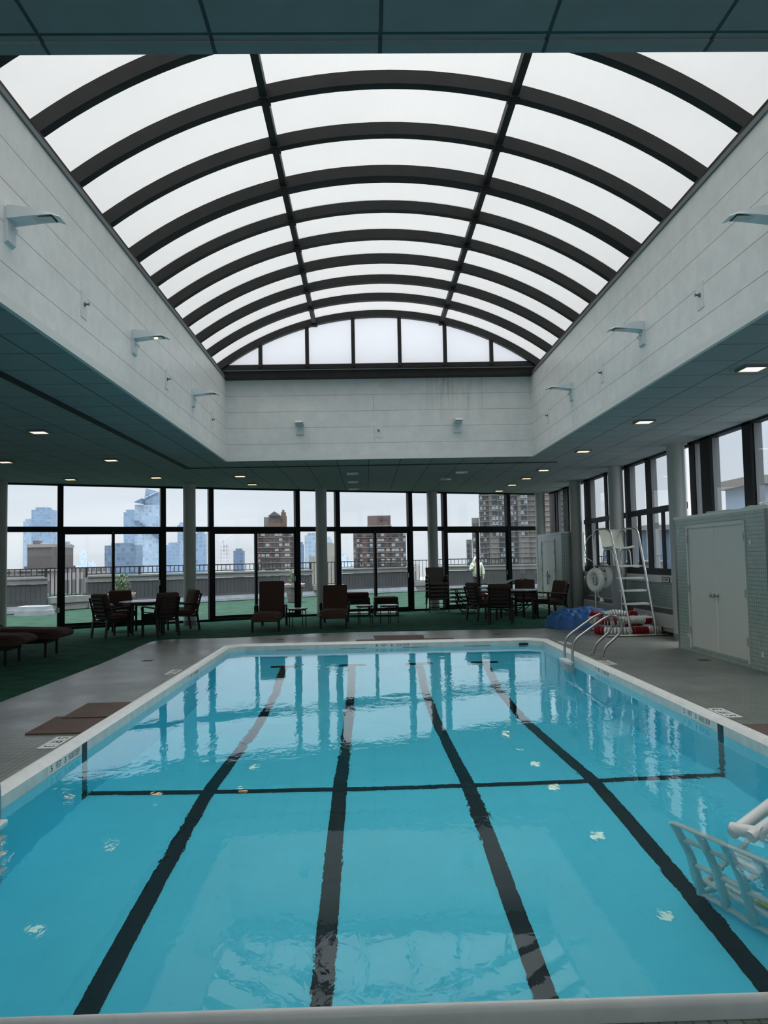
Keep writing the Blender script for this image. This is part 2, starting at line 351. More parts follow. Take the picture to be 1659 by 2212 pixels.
# ================================================================== SETTING
CZ = 3.55                      # ceiling height
WX0, WX1, WY0, WY1, WZ = -2.715, 3.35, 2.96, 15.507, 5.155
PX0, PX1, PY0, PY1 = -2.607, 3.281, 2.72, 14.60     # outer coping
IX0, IX1, IY0, IY1 = -2.47, 3.145, 2.776, 14.36      # pool wall
WATER = -.05
WALL = [(-13.5, 16.45), (-5.25, 20.5), (-.8, 22.55), (5.6, 25.05)]   # window wall line
# floor (deck) around the pool
def wall_y(x):
    for (x0, y0), (x1, y1) in zip(WALL, WALL[1:]):
        if x0 <= x <= x1: return y0+(y1-y0)*(x-x0)/(x1-x0)
    return WALL[-1][1]
def slab(hx0, hx1, hy0, hy1, z0, z1, e=.06):
    b = MB(); X1 = 6.06
    b.prism([(-16, -6), (hx0, -6), (hx0, wall_y(hx0)+e), (-5.25, 20.5+e), (-13.5, 16.45+e), (-16, 15.2+e)], z0, z1)
    b.prism([(hx1, -6), (X1, -6), (X1, 25.05+e), (5.6, 25.05+e), (hx1, wall_y(hx1)+e)], z0, z1)
    b.prism([(hx0, -6), (hx1, -6), (hx1, hy0), (hx0, hy0)], z0, z1)
    b.prism([(hx0, hy1), (hx1, hy1), (hx1, wall_y(hx1)+e), (-.8, 22.55+e), (hx0, wall_y(hx0)+e)], z0, z1)
    return b
mb = slab(PX0+.06, PX1-.06, PY0+.03, PY1-.06, -.3, 0)
floor = struct(mb, 'floor', 'deck')
# green carpet laid over it
cp = [(-15.5, -6), (-4.28, -6), (-4.27, 9.5), (-4.23, 12.6), (-4.26, 13.8), (-4.33, 15.1), (-4.36, 15.95), (-4.27, 16.35), (-3.9, 16.5), (-2.81, 16.5), (-.96, 17.15), (2.04, 17.1), (3.65, 17.05), (4.2, 17.2), (5.85, 17.3), (5.85, 21.05), (5.23, 21.05), (5.23, 24.88), (-.8, 22.5), (-5.25, 20.45), (-15.5, 15.4)]
tag(MB().prism(cp, 0, .008).build('green_carpet', 'carpet'), 'dark green carpet covering the floor beyond and left of the pool deck', 'carpet')
# ceiling with the roof well cut out
mb = slab(WX0-.02, WX1+.02, WY0-.02, WY1+.02, CZ, CZ+.16, .10)
ceiling = struct(mb, 'ceiling', 'ceil')
MB().box((-3.78, 3.0, CZ-.012), (-3.67, 16.6, CZ-.002)).build('air_slot', 'slot', ceiling)
MB().box((-3.78, 16.52, CZ-.012), (4.1, 16.6, CZ-.002)).build('air_slot', 'slot', ceiling)
# well walls
t_ = .22
struct(MB().box((WX0-t_, WY0-t_, CZ+.001), (WX0, WY1+t_, WZ)), 'wall_left', 'well_x')
struct(MB().box((WX1, WY0-t_, CZ+.001), (WX1+t_, WY1+t_, WZ)), 'wall_right', 'well_x')
struct(MB().box((WX0, WY1, CZ+.001), (WX1, WY1+t_, WZ)), 'wall_far', 'well_y')
struct(MB().box((WX0, WY0-t_, CZ+.001), (WX1, WY0, WZ)), 'wall_near', 'well_y')
mb = MB(); q = .012
mb.box((WX0-.03, WY0, CZ-.006), (WX0+q, WY1, CZ+.075)).box((WX1-q, WY0, CZ-.006), (WX1+.03, WY1, CZ+.075)).box((WX0, WY1-q, CZ-.006), (WX1, WY1+.03, CZ+.075))
struct(mb, 'trim_1', 'trimw')
struct(MB().box((WX0-.05, WY0-.06, CZ-.008), (WX1+.05, WY0+.008, CZ+.05)), 'trim_2', 'ceil')
mb = MB().box((WX0-.02, WY0, WZ), (WX0+.02, WY1, WZ+.05)).box((WX1-.02, WY0, WZ), (WX1+.02, WY1, WZ+.05))
struct(mb, 'trim_3', 'fin')
# vaulted skylight on top
XC, HW, ZS, ZR = .318, 3.1, 5.28, 6.30
RISE = ZR-ZS; RAD = (HW*HW+RISE*RISE)/(2*RISE); ZC = ZR-RAD; AM = math.asin(HW/RAD)
def arc(a, r): return XC + r*sin(a), ZC + r*cos(a)
sky_l = empty('window_1', (0, 0, 0), kind='structure')
ribs = [2.95, 3.9, 4.83, 5.77, 6.7, 7.63, 8.57, 9.53, 10.48, 11.41, 12.34, 13.27, 14.2, 15.2]
K = 40
def rib(y, w, d, r0=0):
    rows = []
    for i in range(K+1):
        a = -AM*1.04 + 2*AM*1.04*i/K
        x0, z0 = arc(a, RAD+r0); x1, z1 = arc(a, RAD+r0+d)
        rows.append([(x0, y-w/2, z0), (x0, y+w/2, z0), (x1, y+w/2, z1), (x1, y-w/2, z1), (x0, y-w/2, z0)])
    b = MB().sheet(rows); n = 5
    b.f += [(0, 1, 2, 3), tuple(K*n+j for j in (3, 2, 1, 0))]
    return b
for y in ribs:
    rib(y, .10, .14).build('rib', 'rib', sky_l)
rib(9.70, .09, .16, .04).build('rib', 'rib', sky_l)
for i, (y0, y1) in enumerate(zip(ribs, ribs[1:])):
    for s in range(3):
        aa = [-AM*1.04, -math.asin(1.25/RAD), math.asin(1.25/RAD), AM*1.04]; rows = []
        rr = RAD + (.15 if y0 < 9.4 else .135)
        for k in range(13):
            a = aa[s] + (aa[s+1]-aa[s])*k/12; x, z = arc(a, rr); rows.append([(x, y0, z), (x, y1, z)])
        MB().sheet(rows, th=(0, 0, .004)).build('glazing_panel', 'opal', sky_l, fix=True)
for sx in (-1, 1):
    a = sx*math.asin(1.25/RAD); x, z = arc(a, RAD+.02)
    MB().bar((x, 2.9, z+.05), (x, 15.2, z+.05), .075, .09).build('purlin', 'rib', sky_l)
    b = MB(); 
    for y in ribs[3:]:
        x2, z2 = arc(a, RAD-.004)
        b.box((x2-.05, y-.062, z2-.004), (x2+.05, y-.05, z2+.09)); b.box((x2-.06, y-.05, z2-.012), (x2+.06, y+.05, z2))
        for dx in (-.025, .025): b.lathe([(.010, 0), (.010, -.008)], (x2+dx, y, z2-.012), 8)
    b.build('bracket', 'rib', sky_l)
MB().box((WX0-.3, 15.27, WZ), (WX1+.3, 15.60, ZS+.02)).box((WX0-.3, 15.20, ZS+.02), (WX1+.3, 15.42, ZS+.11)).build('sill_beam', 'rib', sky_l)
for x in (WX0-.12, WX1+.12):
    MB().box((x-.12, 2.9, WZ), (x+.12, 15.5, ZS-.02)).build('kerb_beam', 'rib', sky_l)
for x in (-1.99, -1.08, -.18, .73, 1.62, 2.53):
    zt = ZC + sqrt(RAD*RAD-(x-XC)**2)+.03
    MB().box((x-.035, 15.17, ZS+.05), (x+.035, 15.25, zt)).build('mullion', 'rib', sky_l)
xs = [-2.9, -1.99, -1.08, -.18, .73, 1.62, 2.53, 3.5]
for x0, x1 in zip(xs, xs[1:]):
    b = MB(); n = 8; rows = []
    for k in range(n+1):
        x = x0+(x1-x0)*k/n; zt = max(ZS+.02, ZC + sqrt(RAD*RAD-(x-XC)**2)+.08)
        rows.append([(x, 15.245, ZS+.0), (x, 15.245, zt)])
    b.sheet(rows, th=(0, -.006, 0)).build('gable_pane', 'opal2', sky_l)
# back and side walls behind / outside the view
struct(MB().box((-16, -6.2, 0), (6.2, -6, .6)).box((-16, -6.2, 3.3), (6.2, -6, CZ)), 'wall_back', 'white')
bw = empty('window_99', (0, 0, 0), kind='structure'); b = MB()  # unseen glazing behind the camera, added to let in fill light
for i in range(10): b.box((-16+2.4*i, -6.15, .6), (-15.85+2.4*i, -6.02, 3.3))
b.build('frame', 'frame', bw); MB().box((-16, -6.1, .6), (6.1, -6.094, 3.3)).build('pane', 'glass', bw)
struct(MB().box((-16.2, -6, 0), (-16, 15, CZ)), 'wall_west', 'white')

# ------------------------------------------------------------------ pool
pool = empty('pool', (0, 0, 0), label='large rectangular swimming pool with white coping and black lane lines', cat='swimming pool')
def poly(off, ch):   # closed loop inset from outer coping by off, chamfer ch at the corners
    x0, x1, y0, y1 = PX0+off, PX1-off, PY0+off*.4, PY1-off; c = ch
    return [(x0+c, y0), (x1-c, y0), (x1, y0+c), (x1, y1-c), (x1-c, y1), (x0+c, y1), (x0, y1-c), (x0, y0+c)]
CH = .32
def loopmesh(prof):
    b = MB(); n = 8; vs = []
    for off, z in prof: vs += [(x, y, z) for x, y in poly(off, CH-off*.586)]
    fs = [(i*n+j, i*n+(j+1) % n, (i+1)*n+(j+1) % n, (i+1)*n+j) for i in range(len(prof)-1) for j in range(n)]
    return b.add(vs, fs)
loopmesh([(0, -.05), (0, .028), (.006, .045), (.02, .060), (.042, .070), (.066, .071), (.092, .064), (.112, .052), (.125, .040), (.129, .036), (.139, .030)]).build('coping', 'coping', pool, smooth=True)
loopmesh([(.139, .032), (.139, -.075)]).build('gutter_band', 'band', pool)
loopmesh([(.139, -.075), (.139, -.16), (.14, -3.0)]).build('pool_wall', 'basin', pool)
prof = [(2.7, -1.33), (7.0, -1.42), (7.3, -1.46), (10.4, -2.3), (12.3, -2.35), (13.4, -1.36), (14.6, -1.05)]
mb = MB().sheet([[(-2.6, y, z), (3.3, y, z)] for y, z in prof], th=(0, 0, .2)); mb.build('pool_floor', 'basin', pool)
def pz(y):
    for (a, za), (b, zb) in zip(prof, prof[1:]):
        if a <= y <= b: return za+(zb-za)*(y-a)/(b-a)
for x in (-1.43, -.27, .87, 1.99):
    ys = [2.9, 7.0, 7.3, 10.4, 12.3, 13.4, 13.55]
    MB().sheet([[(x-.062, y, pz(y)+.006), (x+.062, y, pz(y)+.006)] for y in ys], th=(0, 0, .004)).build('lane_line', 'lane', pool)
    MB().sheet([[(x-.23, y, pz(y)+.012), (x+.23, y, pz(y)+.012)] for y in (13.5, 13.68)], th=(0, 0, .004)).build('lane_end_bar', 'lane', pool)
    MB().box((x-.24, IY1+.082, -.062), (x+.24, IY1+.10, -.045)).box((x-.05, IY1+.082, -.10), (x+.05, IY1+.10, -.05)).build('wall_target', 'fin', pool)
MB().sheet([[(IX0, y, pz(y)+.009), (IX1, y, pz(y)+.009)] for y in (7.06, 7.17)], th=(0, 0, .004)).build('cross_line', 'lane', pool)
for x, sx in ((IX0, 1), (IX1, -1)):
    MB().box((min(x, x+sx*.006), 7.03 if sx < 0 else 6.93, -1.43), (max(x, x+sx*.006), 7.14 if sx < 0 else 7.04, .028)).build('wall_stripe', 'lane', pool)
MB().box((2.76, IY1+.075, -.075), (3.0, IY1+.12, -.015)).build('skimmer_slot', 'black', pool)
wt = MB().sheet([[(x, y, WATER) for x in (-2.5, 3.2)] for y in (2.76, 14.5)]).build('pool_water', 'water', fix=False)
for p in wt.data.polygons:
    if p.normal.z < 0: p.flip()
tag(wt, 'clear blue water with small ripples filling the pool', 'water', kind='stuff')

def depth_text(name, words, mtx, parent, h=.05):
    """row of words: (text, width)"""
    tot = sum(w for _, w in words); x = -tot/2
    for wd, w in words:
        if wd:
            text_mesh(name, wd, h*1.35, mtx @ Matrix.Translation((x+w/2, 0, 0)), parent, sx=w/(len(wd)*h*.86))
        x += w
W_far = [('8', .065), ('', .03), ('FEET', .13), ('', .05), ('6', .065), ('', .035), ('INCHES', .13), ('DEEP', .13)]
W_5 = [('5', .065), ('', .04), ('FEET', .13), ('', .04), ('3', .065), ('', .035), ('INCHES', .13), ('DEEP', .13)]
W_9 = [('9', .065), ('', .04), ('FEET', .13), ('', .04), ('0', .065), ('', .035), ('INCHES', .13), ('DEEP', .13)]
def band_text(words, mtx, h):
    MB().box((-.36, -.04, -.003), (.36, .036, .0006), mtx).build('depth_plate', 'whitep', pool)
    depth_text('depth_lettering', words, mtx, pool, h)
band_text(W_far, frame_mtx((.45, IY1+.097, -.008), (1, 0, 0), (0, 0, 1)), .05)
band_text(W_5, frame_mtx((IX0+.005, 6.55, -.005), (0, 1, 0), (0, 0, 1)), .05)
band_text(W_9, frame_mtx((IX0+.005, 11.3, -.005), (0, 1, 0), (0, 0, 1)), .05)
band_text(W_5, frame_mtx((IX1-.005, 7.6, -.005), (0, -1, 0), (0, 0, 1)), .05)
band_text(W_9, frame_mtx((IX1-.005, 10.62, -.005), (0, -1, 0), (0, 0, 1)), .05)
# depth marker tiles on the deck
def marker(x, y, side, rows, label):
    t = empty('depth_marker', (x, y, .001), label=label, cat='depth marker')
    for i, w in enumerate(rows):
        dy = (i-1)*.155*(1 if side > 0 else -1)
        MB().box((-.075, dy-.073, 0), (.075, dy+.073, .004)).build('tile', 'whitep', t)
        mt_ = frame_mtx((0, dy, .005), (0, side, 0), (-side, 0, 0))
        text_mesh('lettering', w, .13, mt_, t, sx=.8/max(1, len(w)*.62))
marker(3.47, 7.72, 1, ['5', 'FT', '3'], 'white depth marker tiles reading 5 FT on the right deck beside the black wall stripe')
marker(3.475, 11.47, 1, ['9', 'FT', '0'], 'white depth marker tiles beside the feet of the steel pool ladder')
marker(3.53, 14.16, 1, ['8', 'FT', '6'], 'white depth marker tiles at the far right corner of the pool')
marker(-2.78, 7.15, -1, ['5', 'FT', '3'], 'worn depth marker tiles on the left deck in front of the brown mat')
marker(-2.80, 11.5, -1, ['9', 'FT', '0'], 'faint depth marker tiles on the left deck near the far corner')

# ------------------------------------------------------------------ columns
def column(x, y, label, r=.155):
    t = empty('column', (x, y, 0), label=label, cat='column')
    MB().lathe([(r, .0), (r, CZ)], n=32).build('shaft', 'column', t, smooth=True)
    MB().lathe([(r+.008, .009), (r+.008, .12), (r, .125)], n=32).build('base_band', 'fin', t, smooth=True)
cols = [(-8.52, 18.55, 'round grey column at the left edge, beside the loungers'), (-4.45, 20.0, 'round grey column behind the left table group'),
        (-1.23, 21.9, 'round grey column behind the right cushioned lounge chair'), (2.0, 23.55, 'round grey column behind the stack of sling chairs'),
        (5.5, 24.65, 'round grey column at the corner where the two window walls meet'), (5.65, 21.0, 'round grey column between the far closet and the tall windows'),
        (5.65, 17.6, 'round grey column directly behind the lifeguard chair'), (5.66, 14.12, 'thick round grey column beside the near closet')]
for c in cols: column(*c)

# ------------------------------------------------------------------ far window wall
def wall_y(x):
    for (x0, y0), (x1, y1) in zip(WALL, WALL[1:]):
        if x0 <= x <= x1: return y0+(y1-y0)*(x-x0)/(x1-x0)
def wp(x): return Vector((x, wall_y(x), 0))
wn = [0]
def far_bay(x0, x1, stile=None, w0=.12, w1=.12):
    """one bay between mullion centres x0,x1; the mullion at x0 belongs to it"""
    wn[0] += 1
    door = stile is not None
    t = empty(('door_%d' if door else 'window_%d') % (wn[0]+1), (0, 0, 0), kind='structure')
    a, b = wp(x0), wp(x1); d = (b-a).normalized(); nrm = Vector((-d.y, d.x, 0))
    up = lambda p, z: Vector((p.x, p.y, z))
    f = MB()
    f.bar(up(a, .0), up(a, CZ), .13, .16, up=nrm)
    f.bar(up(a, 2.44), up(b, 2.44), .12, .13); f.bar(up(a, .035), up(b, .035), .16, .07); f.bar(up(a, CZ-.02), up(b, CZ-.02), .10, .04)
    f.build('frame', 'frame', t)
    MB().bar(up(a, 2.97), up(b, 2.97), .006, 1.12).build('pane', 'glass', t)
    if door:
        s = wp(stile)
        for p, q_, sh in ((a, s, .03), (s, b, -.03)):
            g = MB(); o_ = nrm*sh
            i0, i1 = (.08, 0) if sh > 0 else (0, .08); g.bar(up(p+o_+d*i0, .06), up(p+o_+d*i0, 2.36), .065, .04, up=nrm); g.bar(up(q_+o_-d*i1, .06), up(q_+o_-d*i1, 2.36), .065, .04, up=nrm)
            g.bar(up(p+o_, .10), up(q_+o_, .10), .04, .09); g.bar(up(p+o_, 2.355), up(q_+o_, 2.355), .04, .08)
            gf = g.build('sliding_leaf', 'frame', t)
            MB().bar(up(p+o_+d*.03, 1.22), up(q_+o_-d*.03, 1.22), .006, 2.2).build('pane', 'glass', gf)
        MB().box((0, 0, 0), (.02, .03, .14), Matrix.Translation(b-d*.11-nrm*.07+Vector((0, 0, 1.0)))).build('handle', 'steel', t)
    else:
        MB().bar(up(a, 1.22), up(b, 1.22), .006, 2.32).build('pane', 'glass', t)
for x0, x1, s in [(-13.3, -11.1, -12.2), (-11.1, -9.3, None), (-9.3, -7.46, None), (-7.46, -5.245, -6.35), (-5.245, -4.115, None), (-4.115, -1.915, -3.0), (-1.915, -.815, None), (-.815, 1.31, .26), (1.31, 2.385, None), (2.385, 4.46, 3.43), (4.46, 5.55, None)]:
    far_bay(x0, x1, s)
tag(MB().box((-7.50, 19.27, .42), (-7.42, 19.29, .54)).build('wall_socket', 'plast'), 'small pale socket plate on the black post beside the left sliding door', 'socket')

# ------------------------------------------------------------------ right window wall
RX = 5.9
def right_bay(y0, y1, posts, z0, lower=None, fins=()):
    wn[0] += 1
    t = empty('window_%d' % (wn[0]+1), (0, 0, 0), kind='structure'); f = MB()
    f.box((RX-.05, y0, CZ-.04), (RX+.10, y1, CZ))
    for c, w in posts: f.box((RX-.05, c-w/2, z0), (RX-.01, c+w/2, CZ))
    if lower:
        f.box((RX-.06, y0, 2.38), (RX-.0, y1, 2.50)); f.box((RX-.08, y0, z0-.02), (RX+.0, y1, z0+.13))
        for c in lower: f.box((RX-.05, c-.055, z0), (RX-.01, c+.055, 2.4))
    f.build('frame', 'frame', t)
    MB().box((RX+.0, y0, z0), (RX+.006, y1, CZ)).build('pane', 'glass', t)
    g = MB()
    for c in fins: g.box((RX+.008, c-.04, z0-.02), (RX+.13, c+.04, CZ))
    g.build('fin', 'fin', t)
right_bay(14.25, 17.55, [(17.46, .22), (16.15, .17), (14.5, .12)], 1.14, [16.74, 15.39], [17.4, 16.1])
right_bay(17.65, 20.95, [(20.65, .45), (19.0, .17), (17.85, .12)], 1.14, [19.85], [20.5, 18.9])
right_bay(21.05, 24.9, [(24.5, .7), (22.85, .55), (21.6, .35), (23.9, .10)], 2.1, None, [24.1, 22.5])
right_bay(10.2, 14.05, [(13.93, .13), (13.33, .38), (11.85, .26), (10.3, .26)], 2.05, None, [13.9, 13.2, 11.75, 10.3])
right_bay(-6, 10.2, [(8.8, .26), (7.3, .26), (5.8, .26), (4.0, .26), (2.0, .26), (0, .26), (-3, .26)], 2.05, None, [])
# wall under the windows
struct(MB().box((5.88, 14.1, 0), (6.05, 25.2, 1.0)), 'wall_east', 'tile')
struct(MB().box((5.80, 14.2, 1.0), (6.05, 21.0, 1.14)), 'trim_4', 'trimw')
struct(MB().box((5.88, -6, 0), (6.05, 9.9, 2.1)), 'wall_east_near', 'tile')

# ------------------------------------------------------------------ closets
def closet(name, x0, y0, y1, z1, doors, label, cat='closet'):
    t = empty(name, (0, 0, 0), label=label, cat=cat)
    b = MB(); dy0, dy1, dz0, dz1 = doors
    b.box((x0, y0, 0), (x0+.08, dy0, z1)).box((x0, dy1, 0), (x0+.08, y1, z1)).box((x0, dy0, 0), (x0+.08, dy1, dz0)).box((x0, dy0, dz1), (x0+.08, dy1, z1))
    b.build('tiled_front', 'tile', t)
    MB().box((x0, y1, 0), (5.87, y1+.08, z1)).build('tiled_side', 'tile_x', t); MB().box((x0, y0-.08, 0), (5.87, y0, z1)).build('tiled_side', 'tile_x', t)
    MB().box((x0, y0-.08, z1), (5.87, y1+.08, z1+.04)).build('top', 'trimw', t)
    fr = MB(); w = .05
    fr.box((x0-.015, dy0-w+.01, dz0-w+.01), (x0+.05, dy0+.01, dz1+w-.01)).box((x0-.015, dy1-.01, dz0-w+.01), (x0+.05, dy1+w-.01, dz1+w-.01)).box((x0-.015, dy0, dz1-.01), (x0+.05, dy1, dz1+w-.01))
    fr.build('door_frame', 'door', t)
    return t
cl = closet('storage_closet', 5.15, 10.05, 12.97, 2.12, (10.62, 12.50, .09, 1.96), 'near tiled closet with pale double doors at the right edge')
def cdoor(t, x, ya, yb, z0, z1, hinge_y, hinges=(.35, 1.0, 1.78)):
    d = MB().box((x+.004, ya+.004, z0+.004), (x+.04, yb-.004, z1-.004)).build('door', 'door', t)
    for hz in hinges:
        MB().tube([(x-.018, hinge_y, hz-.055), (x-.018, hinge_y, hz+.055)], .011, 8).box((x-.02, hinge_y-.022, hz-.055), (x-.012, hinge_y+.022, hz+.055)).build('hinge', 'steel', d)
    return d
d1 = cdoor(cl, 5.15, 10.63, 11.555, .09, 1.96, 10.62); d2 = cdoor(cl, 5.15, 11.565, 12.49, .09, 1.96, 12.50)
for d_, yy in ((d1, 11.50), (d2, 11.62)):
    kb = MB().lathe([(.028, 0), (.028, .008), (.011, .012), (.011, .04), (.026, .05), (.03, .065), (.024, .08), (.004, .086)], n=16)
    mm = Matrix.Translation((5.154, yy, .93)) @ Matrix.Rotation(-pi/2, 4, 'Y'); kb.v = [tuple(mm @ Vector(v)) for v in kb.v]
    kb.build('knob', 'steel', d_, smooth=True)
for (y, z) in ((12.85, 1.93), (12.62, .25), (10.45, 1.7), (10.25, .22)):
    MB().box((5.144, y-.022, z-.03), (5.151, y+.022, z+.03)).build('vent_tile', 'whitep', cl)
# papers lying on the near closet
for i, (y, dx, a) in enumerate(((11.5, .2, .2), (10.75, .28, -.3))):
    mm = Matrix.Translation((5.15+dx, y, 2.162+.0)) @ Matrix.Rotation(a, 4, 'Z')
    tag(MB().box((-.15, -.3, 0), (.15, .3, .02+.012*i), mm).build('folded_board', 'plast'), ['flat cream board lying on the near closet, the one towards the middle', 'flat cream board lying on the near closet, the one nearest the camera'][i], 'board')
loop = MB().tube([(5.35+.13*cos(a), 10.25+.16*sin(a), 2.172+.05*max(0, sin(a*1.0))) for a in [i*2*pi/20 for i in range(21)]], .008, 6)
tag(loop.build('cable_coil', 'whitep', smooth=True), 'loop of pale cable lying on the near closet', 'cable')
cf = closet('storage_closet', 5.25, 21.15, 23.9, 2.16, (21.85, 23.45, .1, 1.98), 'far tiled closet with a single chained pale door beside the corner column')
d3 = cdoor(cf, 5.25, 21.86, 22.655, .1, 1.98, 21.85, (.6, 1.15, 1.65)); d4 = cdoor(cf, 5.25, 22.665, 23.44, .1, 1.98, 23.45, (.6, 1.15, 1.65))
for d_, yy in ((d3, 22.58), (d4, 22.75)):
    MB().box((5.19, yy-.035, .95), (5.26, yy+.035, 1.02)).build('knob', 'steel', d_)
ch = MB().tube([(5.215, 22.66, 1.12-.035*i) for i in range(12)], [.012 if i % 2 else .02 for i in range(12)], 6)
tag(ch.build('door_chain', 'steel'), 'metal chain hanging on the knobs of the far closet', 'chain')
tag(MB().tube([(5.4+.02*i, 21.2+.12*i, 2.222+.006*(i % 3)) for i in range(12)], .016, 6).build('hose', 'black', smooth=True), 'dark hose lying along the top of the far closet', 'hose')
# convector heaters
def heater(y0, y1, label):
    t = empty('convector_heater', (5.77, (y0+y1)/2, 0), label=label, cat='heater'); h = (y1-y0)/2
    MB().box((-.10, -h, .16), (.08, h, .40)).box((-.05, -h, .08), (.08, h, .16)).prism([(0, 0)]*3, 0, 0).build('cabinet', 'heater', t)
    b = MB(); n = int((y1-y0)/.055)
    b2 = MB().add([(-.10, -h, .40), (.0, -h, .52), (.0, h, .52), (-.10, h, .40), (.08, -h, .52), (.08, h, .52)], [(0, 1, 2, 3), (1, 4, 5, 2)]); b2.box((-.004, -h, .40), (.08, h, .515)); b2.build('sloped_top', 'heater', t)
    for i in range(n):
        y = -h+.03+i*.055
        b.add([(-.088, y, .418), (-.016, y, .504), (-.016, y+.03, .504), (-.088, y+.03, .418)], [(0, 1, 2, 3)])
    b.v = [(v[0]-.004, v[1], v[2]+.003) for v in b.v]
    b.build('grille', 'slot', t)
heater(14.35, 16.75, 'long beige convector heater under the window behind the red and white lane ropes')
heater(17.8, 20.6, 'beige convector heater under the window behind the blue tarp')
sg = empty('wall_sign', (5.79, 15.18, 1.055), label='small white NO DIVING sign with black border under the tall windows', cat='sign')
MB().box((-.008, -.20, -.055), (0, .20, .055)).build('border', 'ink', sg); MB().box((-.012, -.18, -.04), (-.008, .18, .04)).build('face', 'whitep', sg)
text_mesh('lettering', 'NO DIVING', .075, frame_mtx((-.013, 0, 0), (0, -1, 0), (0, 0, 1)), sg, sx=.8)

# ------------------------------------------------------------------ ceiling lights
def ceil_light(x, y, lit, label, group):
    t = empty('ceiling_light', (x, y, CZ), label=label, cat='ceiling light', group=group)
    b = MB(); s = .13
    for a_, b_ in (((-s, -s), (s, -s+.02)), ((-s, s-.02), (s, s)), ((-s, -s+.02), (-s+.02, s-.02)), ((s-.02, -s+.02), (s, s-.02))): b.box((*a_, -.03), (*b_, 0))
    b.build('frame', 'lampw' if not lit else 'fin', t)
    MB().box((-s+.02, -s+.02, -.022), (s-.02, s-.02, -.012)).build('lens', 'led' if lit else 'lens', t)
LT = [(-4.79, 11.64, 'lit square ceiling light nearest the camera on the left side'), (-4.79, 14.93, 'second lit ceiling light of the left row'), (-6.78, 14.94, 'lit ceiling light cut by the left edge of the photo'),
      (-6.77, 18.2, 'lit ceiling light above the left window beside the edge column'), (-4.79, 18.13, 'lit ceiling light above the left table group'), (-2.87, 18.14, 'lit ceiling light left of the roof well corner above the lounge chairs'), (-2.88, 20.15, 'lit ceiling light just above the column between left windows'),
      (4.19, 8.28, 'lit square ceiling light nearest the camera on the right side'), (4.19, 11.58, 'second lit ceiling light of the right row'), (4.16, 14.79, 'third lit ceiling light of the right row'),
      (4.12, 17.96, 'fourth lit ceiling light of the right row'), (4.1, 19.82, 'fifth lit ceiling light of the right row'), (4.06, 21.55, 'sixth lit ceiling light of the right row, next to last'), (4.02, 23.45, 'last and farthest lit ceiling light of the right row')]
for x, y, l in LT: ceil_light(x, y, True, l, 'lit square ceiling lights')
for x, y, l in [(-.28, 18.05, 'unlit square ceiling light nearest the roof well, left of centre'), (-.3, 20.0, 'unlit ceiling light behind the first, left of centre'), (2.25, 18.16, 'unlit square ceiling light nearest the roof well, right of centre'), (2.04, 19.7, 'unlit ceiling light behind the first, right of centre'), (-.3, 22.0, 'unlit ceiling light closest to the windows, left of centre')]:
    ceil_light(x, y, False, l, 'unlit square ceiling lights')
# wall lamps in the well: local +X points away from the wall
def wall_lamp(loc, rz, label, lit=False):
    t = empty('wall_lamp', loc, rz, label=label, cat='wall lamp', group='wall lamps in the roof well')
    pr = [(.012, -.19), (.03, -.16), (.03, .12), (.012, .12)]
    b = MB()
    vs = [(x, -.075, z) for x, z in ((0, -.17), (.03, -.15), (.03, .10), (0, .12))] + [(x, .075, z) for x, z in ((0, -.17), (.03, -.15), (.03, .10), (0, .12))]
    b.add(vs, [(0, 1, 2, 3), (7, 6, 5, 4), (0, 4, 5, 1), (1, 5, 6, 2), (2, 6, 7, 3), (3, 7, 4, 0)]); b.build('back_plate', 'lampw', t)
    rows = []
    for i in range(7):
        u = i/6; x = .02+u*.40; zt = .125-.02*u-.07*u*u; zb = .015+.035*sin(u*pi/2*.9)-.0*u; zb = min(zb, zt-.008); w = .085-.01*u
        rows.append([(x, -w, zb), (x, w, zb), (x, w*.9, zt), (x, -w*.9, zt), (x, -w, zb)])
    b = MB().sheet(rows); b.f += [(0, 1, 2, 3), tuple(30+j for j in (3, 2, 1, 0))]; b.build('head', 'lampw', t, smooth=True)
    MB().box((.17, -.06, .040), (.36, .06, .046)).build('lens_frame', 'ink', t); MB().box((.18, -.05, .036), (.35, .05, .041)).build('lens', 'lens', t)
    if lit: MB().lathe([(.022, 0), (.022, .008)], (.27, 0, .029), 12).build('lit_spot', 'led2', t)
    MB().tube([(.03, 0, -.03), (.07, 0, -.05), (.06, 0, -.08)], .008, 6).build('stem', 'lampw', t)
for y, l, on in ((6.0, 'white wall lamp on the left well wall, nearest the camera', 0), (9.27, 'white wall lamp on the left well wall with a small yellow light on', 1), (12.47, 'white wall lamp on the left well wall, farthest back', 0)):
    wall_lamp((WX0, y, 4.2), 0, l, on)
for y, l in ((6.1, 'white wall lamp on the right well wall, cut by the right edge'), (9.18, 'middle white wall lamp on the right well wall'), (12.42, 'white wall lamp on the right well wall, farthest back')):
    wall_lamp((WX1, y, 4.2), pi, l)
wall_lamp((-1.26, WY1, 4.2), -pi/2, 'wall lamp on the far well wall, left of the sprinkler plate'); wall_lamp((1.86, WY1, 4.2), -pi/2, 'wall lamp on the far well wall, right of the sprinkler plate')
def plate(loc, rz, label):
    t = empty('sprinkler_plate', loc, rz, label=label, cat='sprinkler plate', group='sprinkler plates in the roof well')
    MB().box((0, -.075, -.13), (.008, .075, .13)).build('plate', 'trimw', t)
    b = MB().lathe([(.022, 0), (.022, .01), (.01, .012), (.01, .04), (.018, .042), (.018, .046)], n=12); mm = Matrix.Translation((.008, 0, .01)) @ Matrix.Rotation(pi/2, 4, 'Y'); b.v = [tuple(mm @ Vector(v)) for v in b.v]
    b.build('sprinkler_head', 'fin', t)
